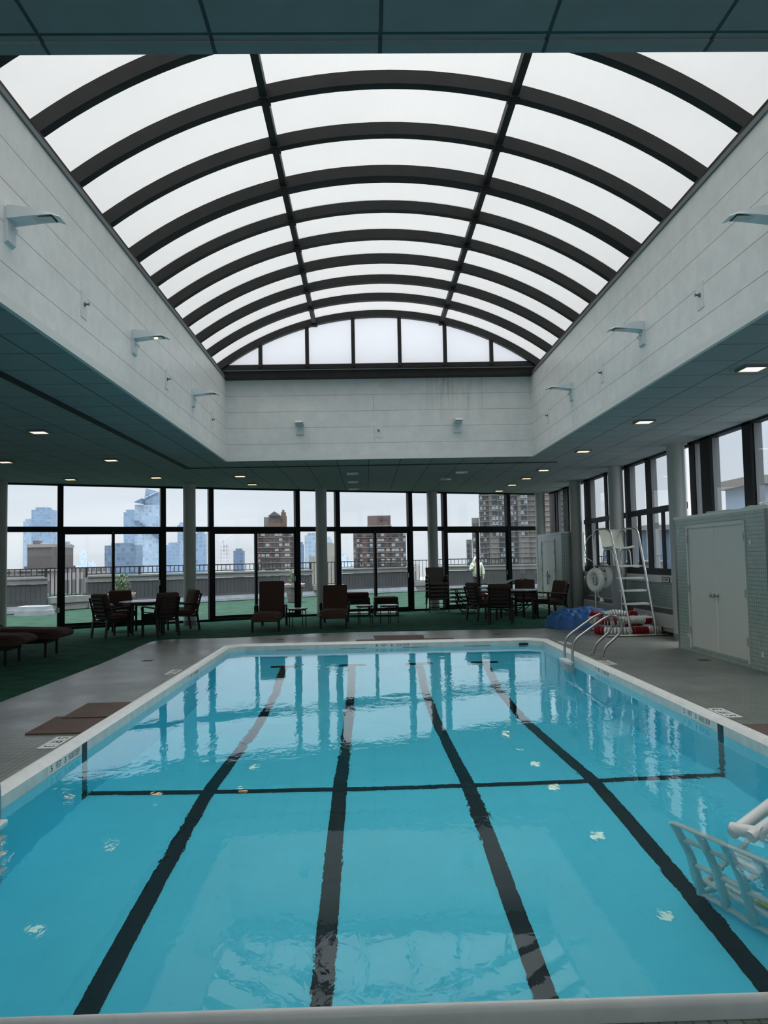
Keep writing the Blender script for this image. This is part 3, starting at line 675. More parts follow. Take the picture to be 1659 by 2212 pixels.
for y, l in ((7.63, 'white sprinkler plate on the left well wall, nearest the camera'), (10.84, 'middle sprinkler plate on the left well wall'), (14.01, 'farthest sprinkler plate on the left well wall')): plate((WX0, y, 4.1), 0, l)
for y, l in ((7.57, 'white sprinkler plate on the right well wall, nearest the camera'), (10.82, 'middle sprinkler plate on the right well wall'), (14.1, 'farthest sprinkler plate on the right well wall')): plate((WX1, y, 4.1), pi, l)
plate((.29, WY1, 4.1), -pi/2, 'sprinkler plate in the middle of the far well wall')
#PART2
# ================================================================== FURNITURE (local +X = front)
ZF = .008
def arm_chair(loc, deg, label, group, strap=False):
    t = empty('dining_chair', (*loc, ZF), radians(deg), label=label, cat='chair', group=group)
    for sy in (-1, 1):
        MB().bar((.24, sy*.265, 0), (.25, sy*.265, .62), .035, .045, up=(0, 1, 0)).build('leg', 'dframe', t)
        MB().bar((-.31, sy*.265, 0), (-.25, sy*.265, .38), .035, .05, up=(0, 1, 0)).bar((-.25, sy*.265, .38), (-.27, sy*.265, .60), .035, .04, up=(0, 1, 0)).build('leg', 'dframe', t)
        MB().tube(rounded([(-.30, sy*.27, .60), (.20, sy*.27, .635), (.27, sy*.27, .62), (.28, sy*.27, .56)], .05), .02, 8).build('armrest', 'dframe', t, smooth=True)
        MB().bar((-.24, sy*.265, .50), (.25, sy*.265, .52), .02, .02).build('side_rail', 'dframe', t)
    b = MB()
    for sy in (-1, 1): b.bar((-.25, sy*.25, .34), (.26, sy*.25, .37), .03, .05)
    b.bar((.25, -.26, .37), (.25, .26, .37), .05, .03); b.bar((-.25, -.26, .34), (-.25, .26, .34), .05, .03)
    for i in range(4): b.bar((-.16+.1*i, -.25, .365), (-.16+.1*i, .25, .365), .04, .008)
    b.build('seat_frame', 'dframe', t)
    b = MB()
    for sy in (-1, 1): b.bar((-.24, sy*.235, .36), (-.37, sy*.235, .84), .03, .035, up=(0, 1, 0))
    for i in range(6):
        z = .42+.082*i; x = -.24-.13*(z-.36)/.48; b.bar((x, -.235, z), (x, .235, z), .012, .036)
    b.build('backrest', 'dframe', t)
    MB().rbox((-.23, -.25, .385), (.29, .25, .475), .03, puff=.018).build('seat_cushion', 'brown', t, smooth=True)
    mm = Matrix.Translation((-.215, 0, .46)) @ Matrix.Rotation(-.262, 4, 'Y')
    MB().rbox((-.015, -.26, 0), (.095, .26, .47), .035, mm, puff=.016).build('back_cushion', 'brown', t, smooth=True)
    if strap: MB().tube([mm @ Vector((-.02, .2, .38)), mm @ Vector((-.05, .24, .3)), mm @ Vector((-.04, .22, .22))], .006, 5).build('tie', 'brown', t)
    return t
gl, gr = 'cushioned chairs around the left table', 'cushioned chairs around the right table'
arm_chair((-5.5, 17.16), 50, 'brown cushioned chair on the near left of the left table, seen from its side', gl)
arm_chair((-4.47, 17.2), 140, 'brown cushioned chair at the left table with its slatted back to the camera', gl)
arm_chair((-4.28, 18.45), 215, 'brown cushioned chair on the far right of the left table, in front of the column', gl)
arm_chair((-5.75, 18.75), -62, 'brown cushioned chair on the far side of the left table', gl)
arm_chair((2.84, 19.45), 22, 'brown cushioned chair on the left side of the right table, beside the chair stack', gr, True)
arm_chair((3.12, 18.45), 77, 'brown cushioned chair at the right table with its slatted back to the camera', gr)
arm_chair((4.18, 20.75), 262, 'brown cushioned chair on the far side of the right table', gr)
arm_chair((4.62, 19.75), 200, 'brown cushioned chair on the right of the right table, beside the far closet', gr, True)
def table(loc, rz, label):
    t = empty('dining_table', (*loc, ZF), rz, label=label, cat='table')
    MB().lathe([(.54, .69), (.575, .70), (.58, .715), (.57, .725)], n=8).build('tabletop', 'ttop', t)
    MB().lathe([(.50, .65), (.50, .69)], n=8).build('apron', 'dframe', t)
    for k in range(4):
        a = pi/4+k*pi/2; MB().bar((.42*cos(a), .42*sin(a), .66), (.44*cos(a), .44*sin(a), 0), .05, .05).build('leg', 'dframe', t)
table((-4.95, 17.85), .35, 'dark octagonal table in the left chair group, in front of the planter'); table((3.75, 19.75), .2, 'dark octagonal table in the right chair group, before the stacked chaises')
# chaise longues with raised back: local +X = foot end
def chaise(loc, deg, label, back=75, blen=.72, length=1.9, group=None):
    t = empty('chaise_lounge', (*loc, ZF), radians(deg), label=label, cat='lounge chair', group=group)
    Lf = length-.7
    for sy in (-1, 1):
        MB().bar((-.62, sy*.29, .27), (Lf-.02, sy*.29, .27), .035, .06).build('side_rail', 'dframe', t)
        MB().bar((Lf-.1, sy*.29, 0), (Lf-.1, sy*.29, .27), .045, .05, up=(0, 1, 0)).build('leg', 'dframe', t)
        MB().bar((-.58, sy*.29, 0), (-.58, sy*.29, .27), .045, .05, up=(0, 1, 0)).build('leg', 'dframe', t)
        MB().tube(rounded([(.34, sy*.33, .28), (.36, sy*.34, .50), (.28, sy*.34, .54), (-.12, sy*.34, .52), (-.14, sy*.33, .28)], .07), .02, 8).build('armrest', 'dframe', t, smooth=True)
    b = MB().bar((Lf-.1, -.29, .24), (Lf-.1, .29, .24), .03, .04)
    for i in range(12): b.bar((-.5+i*(Lf+.4)/12, -.28, .29), (-.5+i*(Lf+.4)/12, .28, .29), .05, .01)
    b.build('slats', 'dframe', t)
    rows = []
    for i in range(17):                         # wavy seat cushion
        u = i/16; x = -.05+u*(Lf+.02); zt = .40+.022*cos(u*9)+.02*u; w = .30*(1 if u < .92 else .93)
        q_ = []
        for j in range(9):
            v = -1+j/4; q_.append((x, v*w, zt-.035*v**6*1.0 - (.06 if i == 16 else 0)))
        rows.append(q_)
    MB().sheet(rows, th=(0, 0, .10)).build('seat_cushion', 'brown', t, smooth=True)
    mm = Matrix.Translation((-.02, 0, .33)) @ Matrix.Rotation(radians(-(90-back)), 4, 'Y')
    MB().rbox((-.05, -.29, 0), (.055, .29, blen), .03, mm, puff=.012).build('back_cushion', 'brown', t, smooth=True)
    MB().box((-.075, -.27, .02), (-.052, .27, blen-.03), mm).build('backrest', 'dframe', t)
    return t
ch_g = 'cushioned lounge chairs facing the pool'
chaise((-2.24, 18.62), -90, 'brown cushioned lounge chair with the taller raised back, left of the small tables', 80, .76)
chaise((-.77, 19.15), -90, 'brown cushioned lounge chair with the lower back, in front of the column', 78, .62)
def lounger(loc, deg, label):
    t = empty('chaise_lounge', (*loc, ZF), radians(deg), label=label, cat='lounge chair')
    rows = []
    for i in range(21):
        u = i/20; x = -1.35+1.60*(1-(1-u)**1.5); e_ = max(0, (x-.02)/.23); e_ = min(1, e_); rd = sqrt(max(0, 1-e_**2.6))
        mid = .395+.012*sin(u*7)-.02*e_; hh = .082*rd+.004; zt = mid+hh; zb = mid-hh*.9
        k_ = .31*(.86+.14*rd)
        rows.append([(x, y*k_, zt-(.03*rd if abs(y) == 1 else 0)) for y in (-1, -.85, -.4, 0, .4, .85, 1)]+[(x, y*k_, zb) for y in (1, .5, 0, -.5, -1)]+[(x, -k_, zt-.03*rd)])
    b = MB().sheet(rows); nn = 13; b.f += [tuple(range(12)), tuple(20*nn+j for j in range(11, -1, -1))]
    b.build('cushion', 'brown', t, smooth=True)
    MB().tube([(-1.3, -.312, .43), (-.2, -.315, .425), (.0, -.315, .41), (.05, -.31, .37), (.05, -.305, .33)], .006, 6).build('piping', 'brownd', t)
    for sy in (-1, 1):
        MB().bar((-1.3, sy*.27, .27), (-.02, sy*.27, .27), .03, .07).build('side_rail', 'dframe', t)
        MB().bar((-.05, sy*.27, 0), (-.05, sy*.27, .32), .035, .035, up=(0, 1, 0)).build('leg', 'dframe', t)
    MB().bar((-.05, -.27, .25), (-.05, .27, .25), .03, .05).build('crossbar', 'dframe', t)
    return t
lounger((-5.45, 13.93), 2, 'long brown lounger lying flat at the left edge, the farther of the two')
lounger((-5.66, 12.9), 2, 'brown lounger at the left edge, the nearer one showing only its foot end')
wc = empty('white_chair', (-7.15, 14.9, ZF), radians(20), label='rounded pale chair top with black rim behind the loungers at the left edge', cat='chair')
MB().tube([(-.36*cos(a)*1.0, .0, .37+.16*sin(a)) for a in [i*pi/12 for i in range(13)]], .014, 8).build('rim', 'ink', wc, smooth=True)
MB().sheet([[(-.35*cos(a)*k_, .03, .36+.155*sin(a)*k_) for k_ in (0.02, .5, 1)] for a in [i*pi/12 for i in range(13)]], th=(0, -.02, 0)).build('back', 'whitep', wc)
MB().box((-.33, 0, .34), (.33, .45, .38)).build('seat', 'whitep', wc)
for x in (-.3, .3):
    for y in (.03, .42): MB().tube([(x, y, 0), (x, y, .35)], .014, 6).build('leg', 'ink', wc)
# small round side tables
def side_table(loc, label, r=.235, h=.45):
    t = empty('side_table', (*loc, ZF), random.random(), label=label, cat='side table', group='small round side tables by the windows')
    MB().lathe([(r-.01, h-.03), (r, h-.022), (r, h-.006), (r-.012, h)], n=24).build('tabletop', 'ttop', t, smooth=True)
    MB().lathe([(r-.03, h-.05), (r-.03, h-.03)], n=24, cap=False).build('apron', 'dframe', t)
    for k in range(4):
        a = pi/4+k*pi/2; MB().tube(rounded([((r-.05)*cos(a), (r-.05)*sin(a), h-.035), ((r-.015)*cos(a), (r-.015)*sin(a), h-.06), ((r-.01)*cos(a), (r-.01)*sin(a), 0)], .03, 3), .011, 6).build('leg', 'dframe', t)
side_table((-1.63, 18.58), 'small round side table between the two cushioned lounge chairs')
side_table((-.05, 19.15), 'small round side table in front of the stacked maroon cushions', .225)
side_table((.53, 19.1), 'small round side table farthest right, in front of the single ottoman', .225)
# ottomans with cushions
def ottoman(loc, cush, label):
    t = empty('ottoman', (*loc, ZF), .05, label=label, cat='ottoman'); s = .33
    for sx in (-1, 1):
        for sy in (-1, 1): MB().box((sx*s*.94-.02, sy*s*.8-.02, 0), (sx*s*.94+.02, sy*s*.8+.02, .38)).build('leg', 'dframe', t)
    MB().box((-s, -s*.85, .32), (s, s*.85, .38)).build('frame', 'dframe', t)
    MB().box((-s, -s*.85, .07), (s, s*.85, .09)).build('lower_shelf', 'ttop', t)
    z = .38
    for k in range(cush):
        c = MB().rbox((-s*.97, -s*.9, 0), (s*.97, s*.9, .13), .03, puff=.01)
        o = c.build('cushion', 'brownd', t, smooth=True); o.location = (-.03*k, 0, z); z += .135
ottoman((-.25, 22.0), 2, 'dark ottoman carrying two stacked maroon cushions behind the small tables'); ottoman((.52, 21.9), 1, 'dark ottoman with a single maroon cushion, right of the stacked cushions')
# stack of sling chairs: front faces the camera
def sling_chair(z, label, dx=0):
    t = empty('sling_chair', (2.02+dx, 22.7, ZF+z), radians(-82), label=label, cat='chair', group='stacked sling chairs')
    for sy in (-1, 1):
        MB().tube(rounded([(.25, sy*.28, 0), (.22, sy*.28, .58), (.14, sy*.28, .63), (-.20, sy*.28, .61), (-.24, sy*.27, .40)], .06), .016, 6).build('side_frame', 'dframe', t, smooth=True)
        MB().tube([(-.36, sy*.26, 0), (-.20, sy*.25, .42)], .015, 6).build('leg', 'dframe', t)
        MB().tube([(.24, sy*.25, .41), (-.2, sy*.25, .40), (-.33, sy*.245, .84)], .013, 6).build('sling_rail', 'dframe', t)
    MB().tube([(.245, -.28, .16), (.245, .28, .16)], .012, 6).build('stretcher', 'dframe', t)
    MB().sheet([[(x, y, zz) for y in (-.25, 0, .25)] for x, zz in ((.27, .38), (.25, .42), (.05, .395), (-.15, .395), (-.205, .42), (-.26, .62), (-.33, .86))], th=(.0, .0, .006)).build('sling', 'sling', t, smooth=True)
for k, l in enumerate(['sling chair at the bottom of the chair stack', 'sling chair second from the bottom of the chair stack', 'sling chair in the middle of the chair stack', 'sling chair second from the top of the chair stack', 'taupe sling chair on top of the chair stack']):
    sling_chair(.105*k, l, .006*(k % 2))
# stack of sling chaises: local X along the length
def sling_chaise(k, label):
    z = .115*k
    t = empty('sling_chaise', (3.42, 22.05, ZF+z), radians(-3+2*(k % 2)), label=label, cat='lounge chair', group='stacked sling chaises')
    top = (k == 3); raise_ = .22 if top else .02
    for sy in (-1, 1):
        MB().tube([(-1.1, sy*.32, .33), (.35, sy*.32, .36), (1.0, sy*.32, .36+raise_ if top else .36)], .016, 6).build('side_rail', 'dframe', t)
        MB().tube(rounded([(-.95, sy*.35, .34), (-.78, sy*.35, .03), (-.35, sy*.35, .03), (-.45, sy*.35, .34)], .08), .014, 6).build('leg', 'dframe', t, smooth=True)
        MB().tube(rounded([(.30, sy*.35, .35), (.42, sy*.35, .03), (.85, sy*.35, .03), (1.05, sy*.35, .20), (1.2, sy*.35, .34)], .08), .014, 6).build('leg', 'dframe', t, smooth=True)
    MB().tube(rounded([(-.5, -.37, .34), (-.45, -.38, .46), (-.1, -.38, .47), (.0, -.37, .36)], .06), .014, 6).build('armrest', 'dframe', t, smooth=True)
    b = MB()
    for x in (-.55, .6): b.tube([(x, -.35, .03), (x, .35, .03)], .012, 6)
    b.build('crossbar', 'dframe', t)
    MB().sheet([[(x, y, zz) for y in (-.31, 0, .31)] for x, zz in ((-1.12, .31), (-1.08, .345), (-.4, .35), (.3, .365+.02*top), (.6, .37+raise_*.8), (.95, .375+raise_), (1.12, .36+raise_*.85))], th=(0, 0, .006)).build('sling', 'sling', t, smooth=True)
for k, l in enumerate(['sling chaise at the bottom of the chaise stack', 'sling chaise second from the bottom of the chaise stack', 'sling chaise second from the top of the chaise stack', 'taupe sling chaise on top of the stack with its head end tilted up']): sling_chaise(k, l)

# ------------------------------------------------------------------ lifeguard chair
g = empty('lifeguard_chair', (0, 0, 0), label='tall steel lifeguard chair with cream seat and white steps', cat='lifeguard chair')
FL, FR_, RL, RR = Vector((4.98, 14.95, 0)), Vector((5.47, 14.95, 0)), Vector((4.74, 16.3, 0)), Vector((5.28, 16.3, 0))
ztop = 2.09
def up(p, z): return Vector((p.x, p.y, z))
FLt, FRt = Vector((4.87, 15.75, ztop)), Vector((5.42, 15.75, ztop))
for a, at_, r_ in ((FL, FLt, RL), (FR_, FRt, RR)):
    pts = [up(a, .02), up(a, .22), Vector((at_.x+.03, at_.y-.08, ztop-.05)), Vector((at_.x-.03, at_.y+.12, ztop)), Vector((r_.x+.02, r_.y-.12, ztop-.01)), Vector((r_.x, r_.y, ztop-.12)), up(r_, .02)]
    MB().tube(rounded(pts, .10, 5), .023, 10).build('side_rail', 'steel_light', g, smooth=True)
MB().tube([(4.52, 14.92, .025), (5.84, 14.97, .025)], .022, 8).build('base_bar', 'steel', g, smooth=True)
MB().tube([(4.55, 16.33, .025), (5.5, 16.33, .025)], .022, 8).build('base_bar', 'steel', g, smooth=True)
for i, z in enumerate((.37, .62, .87, 1.11, 1.345)):
    u = (z-.22)/(ztop-.25); L_ = FL.lerp(FLt, u); R_ = FR_.lerp(FRt, u); L_.z = R_.z = z
    dp = .22 if i < 4 else .62
    f = lambda x_, y_: (L_.x+(R_.x-L_.x)*x_, L_.y+y_, z)
    rows = []
    for k in range(9):
        x_ = .03+.94*k/8; bow = .035*(1-(2*x_-1)**2); rows.append([f(x_, -bow), f(x_, dp)])
    MB().sheet(rows, th=(0, 0, .03)).build('step' if i < 4 else 'platform', 'whitep', g)
MB().tube([(4.74, 16.3, 1.33), (4.93, 15.5, 1.33)], .015, 8).tube([(5.28, 16.3, 1.33), (5.45, 15.5, 1.33)], .015, 8).build('platform_rail', 'steel', g, smooth=True)
# moulded seat shell turned a little to the right
mm = Matrix.Translation((5.10, 15.95, 1.68)) @ Matrix.Rotation(radians(-74), 4, 'Z')
rows = []
for i in range(15):
    u = i/14
    if u < .45: v = u/.45; x, z = .26-.44*v, .03-.03*sin(v*pi)-.0; x, z = .27-.42*v, .035*(1-v)**2*1.0+.0
    else: v = (u-.45)/.55; x, z = -.15-.09*v-.03*(1-(1-v)**2), .02+.38*v
    if i == 0: z -= .03
    rows.append([mm @ Vector((x+.05*abs(w)**3*(u > .45), w*(.25-.02*(u > .9)), z+.035*abs(w)**3*(u < .5))) for w in (-1, -.75, -.4, 0, .4, .75, 1)])
MB().sheet(rows, th=(0, 0, .008)).build('seat_shell', 'plast', g, smooth=True)
for w in (-.2, .2):
    pts = [mm @ Vector(p) for p in ((.2, w, -.36), (.16, w, -.06), (.1, w, -.015), (-.1, w, -.015), (-.16, w, -.06), (-.2, w, -.36))]
    MB().tube(rounded(pts, .06, 4), .014, 8).build('seat_leg', 'steel', g, smooth=True)
# ring buoys hanging from the rear post
def ring(loc, rz, label, tilt=0):
    t = empty('ring_buoy', loc, rz, label=label, cat='ring buoy')
    MB().tube([(0, .19*cos(a), .19*sin(a)) for a in [i*2*pi/28 for i in range(28)]], .062, 12, closed=True).build('ring', 'whitep', t, smooth=True)
    return t
ra = ring((4.66, 16.0, 1.05), radians(-158), 'white ring buoy hanging on the lifeguard chair, the front one')
b = MB()
for i in range(7):
    z = -.12+.04*i; w = sqrt(max(0, .125**2-z*z)); b.tube([(.0+.01*(i % 2), -w, z), (.01, 0, z+.015), (0, w, z-.01)], .005, 5)
b.build('coiled_rope', 'plast', ra)
ring((4.90, 16.15, 1.13), radians(-165), 'white ring buoy partly hidden behind the front one')
tag(MB().tube([Vector(p) for p in [(4.70, 16.27, 1.42), (4.55, 16.2, 1.5), (4.50, 16.15, 1.72), (4.58, 16.2, 1.9), (4.68, 16.25, 1.98)]], .008, 6).build('rope_loop', 'whitep', smooth=True), 'thin rope looping down the rear left post of the lifeguard chair', 'rope')
tag(MB().tube([(4.69, 15.96, .84), (4.70, 16.0, .74), (4.76, 16.02, .68)], .012, 6).lathe([(.01, 0), (.045, .02), (.03, .08), (.01, .09)], (4.78, 16.02, .6), 10).build('throw_rope', 'whitep', smooth=True), 'short white throw rope dangling under the front ring buoy', 'rope')

# ------------------------------------------------------------------ blue tarp
def hgt(u, v):
    r2 = u*u+v*v
    return max(0, 1-r2)**.42
rows = []; NU, NV = 44, 34
from mathutils import noise as mn
for i in range(NU+1):
    q_ = []
    for j in range(NV+1):
        u = -1+2*i/NU; v = -1+2*j/NV
        s_ = max(abs(u), abs(v)); l_ = sqrt(u*u+v*v) or 1; uu, vv = u*s_/l_, v*s_/l_; rr_ = s_
        ang = atan2(vv, uu); h = (1-rr_**3.2)**.55*.36 if rr_ < 1 else 0
        fold = mn.noise(Vector((uu*1.6, vv*1.6, 3)))*.06 + abs(mn.noise(Vector((uu*5+9, vv*7+uu*3, 1))))*.10 + .03*abs(sin(ang*7+uu*4))*rr_
        rad = 1+.09*sin(3*ang+1)+.05*sin(7*ang)
        z = max(.004, h*(1+fold*1.6)+fold*.5*(rr_ < .95))
        if rr_ > .97: z = .003
        xx, yy = 4.68+uu*rad*.80, 17.2+vv*rad*.66
        q_.append((xx, yy, z+ZF*.2))
    rows.append(q_)
tag(MB().sheet(rows).build('tarp', 'tarp', smooth=True), 'crumpled blue tarp bundle on the floor left of the lifeguard chair', 'tarp')
# ------------------------------------------------------------------ lane ropes
def disc_run(pts, mt, parent, r=.08):
    """a run of float discs threaded on a path"""
    b = MB(); P = [Vector(p) for p in pts]; L_ = [0]
    for a, c in zip(P, P[1:]): L_.append(L_[-1]+(c-a).length)
    n = max(2, int(L_[-1]/.052))
    for i in range(n):
        s_ = (i+.5)/n*L_[-1]; k = max(j for j in range(len(L_)-1) if L_[j] <= s_); a, c = P[k], P[k+1]; d = (c-a).normalized(); p = a+d*(s_-L_[k])
        b.tube([p-d*.02, p-d*.017, p+d*.017, p+d*.02], [r*.72, r, r, r*.72], 12)
    b.build('float_run', mt, parent)
def lane_rope(label, z, cx, cy, rx, ry, a0, a1, runs, wob=.03):
    t = empty('lane_rope', (0, 0, 0), label=label, cat='lane rope', group='red and white lane ropes under the lifeguard chair')
    P = lambda s_: (cx+rx*cos(a0+(a1-a0)*s_), cy+ry*sin(a0+(a1-a0)*s_), z+wob*sin(s_*17))
    MB().tube([P(i/30) for i in range(31)], .008, 5).build('cable', 'steel', t)
    x = 0
    for c, w in runs:
        disc_run([P(x+w*i/6) for i in range(7)], c, t); x += w+.012
lane_rope('lane rope coil lying lowest at the front of the pile', .085, 5.02, 15.55, .55, .38, -2.9, .6, [('redp', .12), ('whitep', .28), ('redp', .22), ('whitep', .3)], .004)
lane_rope('lane rope coil stacked on top of the pile', .255, 5.1, 15.85, .58, .25, -3.2, .9, [('whitep', .14), ('redp', .18), ('whitep', .24), ('redp', .2), ('whitep', .16)], .012)
lane_rope('short red lane rope coil thrown over the back of the pile', .33, 5.05, 16.15, .42, .14, -.3, 3.3, [('redp', .3), ('whitep', .35), ('redp', .3)], .02)
lane_rope('straight white run of lane rope beside the steel base bar', .085, 5.45, 15.25, .32, .05, 3.0, .1, [('whitep', .8)], .0)
lane_rope('red lane rope coil at the back of the pile by the heater', .10, 5.25, 16.35, .42, .16, -.2, 2.9, [('redp', .45), ('whitep', .45)], .004)

# ------------------------------------------------------------------ grab ladder on the right
gl_ = empty('pool_ladder', (0, 0, 0), label='steel pool ladder with two curved grab rails on the right coping', cat='pool ladder')
for y in (12.37, 11.9):
    p = [(3.08, y, -1.1), (3.08, y, .20), (3.14, y, .31), (3.58, y, .61), (3.73, y, .66), (3.87, y, .52), (3.80, y, .36), (3.57, y, .17), (3.535, y, .06), (3.535, y, .0)]
    MB().tube(rounded(p, .09, 5), .021, 12).build('grab_rail', 'steel', gl_, smooth=True)
    MB().lathe([(.05, 0), (.05, .008), (.026, .02)], (3.535, y, 0), 16).build('flange', 'steel', gl_, smooth=True)
for z in (-.05, -.33, -.61, -.89):
    MB().rbox((2.99, 11.88, z-.015), (3.10, 12.39, z+.02), .01).build('step', 'whitep', gl_)
# ladder at the far left edge of the picture
g2 = empty('pool_ladder', (0, 0, 0), label='pool ladder cut by the left edge of the photo, only its side and steps showing', cat='pool ladder')
for y in (4.67, 5.14):
    p = [(-2.36, y, -1.1), (-2.36, y, .20), (-2.42, y, .31), (-2.86, y, .61), (-3.01, y, .66), (-3.15, y, .52), (-3.08, y, .36), (-2.85, y, .17), (-2.82, y, .06), (-2.82, y, .0)]
    MB().tube(rounded(p, .09, 5), .021, 12).build('grab_rail', 'steel', g2, smooth=True)
    MB().lathe([(.05, 0), (.05, .008), (.026, .02)], (-2.82, y, 0), 16).build('flange', 'steel', g2, smooth=True)
for z in (-.05, -.33, -.61, -.89):
    MB().rbox((-2.40, 4.65, z-.015), (-2.30, 5.16, z+.02), .01).build('step', 'whitep', g2)
# drop-in stairs, lower right
st = empty('pool_stairs', (0, 0, 0), label='white tubular drop-in stairs with handrails standing in the pool, lower right', cat='pool stairs')
SM = Matrix.Translation((1.84, 4.86, 0)) @ Matrix.Rotation(radians(21), 4, 'Z')
def tb(name, pts, r=.028, n=10, rd=.0):
    p = [SM @ Vector(q) for q in pts]; return MB().tube(rounded(p, rd, 4) if rd else p, r, n).build(name, 'whitep', st, smooth=True)
for y in (-.40, -.53):
    tb('handrail', [(.06, y, -.02+(.02 if y < -.45 else 0)), (.66, y, .22), (.86, y, .30), (.98, y, .22), (.98, y, -.6)], .034, 12, .1)
tb('handrail_joint', [(.08, -.38, .0), (.12, -.56, .02)], .036, 12)
for y in (0, -.20, -.40, -.62, -.85):
    tb('upright', [(.0, y, -.11), (.13, y, -.75), (.2, y, -1.30)], .028)
for z, x in ((-.11, 0), (-.17, .05), (-.42, .07), (-.85, .15), (-1.28, .2)):
    tb('crossbar', [(x, 0, z), (x, -.88, z)], .024)
for i in range(4):
    x0 = .22+.19*i; z = -1.12+.27*i
    for k in range(3): tb('tread_bar', [(x0+.065*k, .0, z), (x0+.065*k, -.85, z)], .024, 8)
    for y in (0, -.85): tb('tread_end', [(x0, y, z), (x0+.17, y, z)], .022, 8)
for y in (0, -.85):
    tb('side_rail', [(.2, y, -1.28), (1.0, y, -1.28), (1.0, y, -.15)], .026, 8, .05); tb('side_rail', [(.2, y, -1.2), (1.0, y, -.2)], .024, 8)
MB().box((.26, -.5, -1.09), (.38, -.35, -1.082), SM).build('warning_strip', mat('yellow_strip', (.5, .45, .05), .5), st)

# ------------------------------------------------------------------ mats, drains
def flat(name, pts, z0, z1, mt, label, cat): return tag(MB().prism(pts, z0, z1).build(name, mt), label, cat)
flat('rubber_mat', [(-3.20, 7.50), (-2.63, 7.50), (-2.66, 8.3), (-3.22, 8.3)], .001, .013, 'mat_', 'brown rubber mat on the left deck, the part nearest the camera', 'mat')
flat('rubber_mat', [(-3.12, 8.18), (-2.64, 8.18), (-2.65, 9.0), (-3.14, 9.0)], .0135, .024, 'mat_', 'brown rubber mat on the left deck overlapping the nearer one', 'mat')
flat('rubber_mat', [(3.33, 5.9), (3.95, 5.9), (3.95, 7.15), (3.33, 7.15)], .001, .013, 'mat_', 'brown rubber mat on the right deck, cut by the right edge', 'mat')
flat('rubber_mat', [(.15, 15.42), (1.1, 15.42), (1.13, 16.1), (.12, 16.15)], .001, .014, 'mat_', 'brown mat lying on the deck at the far end of the pool, the deeper one', 'mat')
flat('rubber_mat', [(-.25, 14.82), (1.65, 14.82), (1.66, 15.38), (-.22, 15.40)], .001, .013, 'mat_', 'long thin brown mat along the far coping under the other mat', 'mat')
for x, y, l in ((-3.56, 12.94, 'dark square floor drain on the left deck'), (4.9, 11.5, 'dark square floor drain on the right deck beside the near closet'), (-1.75, 15.9, 'floor drain on the far deck near the carpet edge'), (2.62, 16.0, 'floor drain on the far deck towards the right')):
    t = empty('floor_drain', (x, y, 0), label=l, cat='floor drain')
    MB().box((-.09, -.09, .0005), (.09, .09, .003)).build('frame', 'fin', t); b = MB()
    for i in range(5): b.box((-.07, -.075+.033*i, .003), (.07, -.06+.033*i, .004))
    b.build('grate', 'ink', t)

# ================================================================== TERRACE
struct(MB().prism([(-30, 8), (-13.6, 16.3), (-5.3, 20.42), (-.85, 22.48), (5.6, 24.97), (6.06, 24.9), (16, 20), (16, 45), (-30, 45)], -.3, -.02), 'floor_terrace', 'turf')
def parapet(pts, label, gaps=()):
    t = empty('parapet_wall', (0, 0, 0), label=label, cat='parapet')
    for a, b_ in zip(pts, pts[1:]):
        a = Vector((*a, 0)); b_ = Vector((*b_, 0))
        U = lambda p, z: Vector((p.x, p.y, z)); dd = (b_-a).normalized(); n_ = Vector((-dd.y, dd.x, 0))
        MB().bar(U(a, .45), U(b_, .45), .24, .94).build('wall_panel', 'parapet', t)
        r = MB(); L_ = (b_-a).length
        for k in range(int(L_/.16)): q_ = a+dd*(.08+k*.16)-n_*.125; r.bar(U(q_, .32), U(q_, .88), .03, .02, up=n_)
        r.build('ribbing', 'parapet', t)
        MB().bar(U(a, 1.02), U(b_, 1.02), .32, .16).bar(U(a, 1.13), U(b_, 1.13), .4, .06).build('stone_cap', 'capst', t)
        MB().bar(U(a-n_*.18, .14), U(b_-n_*.18, .14), .18, .12).bar(U(a-n_*.24, .05), U(b_-n_*.24, .05), .24, .10).build('kerb', 'kerb', t)
    return t
def railing(pts, z0, z1, label, step=.18):
    t = empty('railing', (0, 0, 0), label=label, cat='railing')
    b = MB(); c = MB(); U = lambda p, z: Vector((p.x, p.y, z))
    for a, b_ in zip(pts, pts[1:]):
        a = Vector((*a, 0)); b_ = Vector((*b_, 0)); dd = (b_-a).normalized(); L_ = (b_-a).length
        b.bar(U(a, z1), U(b_, z1), .05, .04); b.bar(U(a, z0), U(b_, z0), .04, .03)
        for k in range(int(L_/step)+1): q_ = a+dd*k*step; c.bar(U(q_, z0), U(q_, z1), .025, .025)
        for k in range(int(L_/2)+1): q_ = a+dd*k*2; b.bar(U(q_, z0-.1), U(q_, z1), .07, .07)
    b.build('rails', 'ink', t); c.build('balusters', 'ink', t)['kind'] = 'stuff'
A1 = [(-16.5, 22.6), (-11.05, 27.5)]; A2 = [(-10.19, 29.0), (-6.2, 32.2), (-2.45, 34.8)]; A3 = [(-1.15, 35.75), (2.2, 37.8)]; A4 = [(3.2, 38.1), (8.6, 38.3), (10.8, 35.0)]
parapet(A1, 'dark parapet wall at the far left of the terrace'); parapet(A2, 'long dark parapet wall behind the left table group'); parapet(A3, 'dark parapet wall segment behind the stacked ottoman cushions'); parapet(A4, 'dark parapet wall at the right of the terrace behind the person')
railing(A1, 1.22, 1.45, 'railing on the far left parapet'); railing(A2, 1.22, 1.46, 'long railing on the middle left parapet'); railing(A3, 1.22, 1.47, 'railing on the parapet behind the middle windows'); railing(A4, 1.22, 1.48, 'railing on the right parapet behind the person')
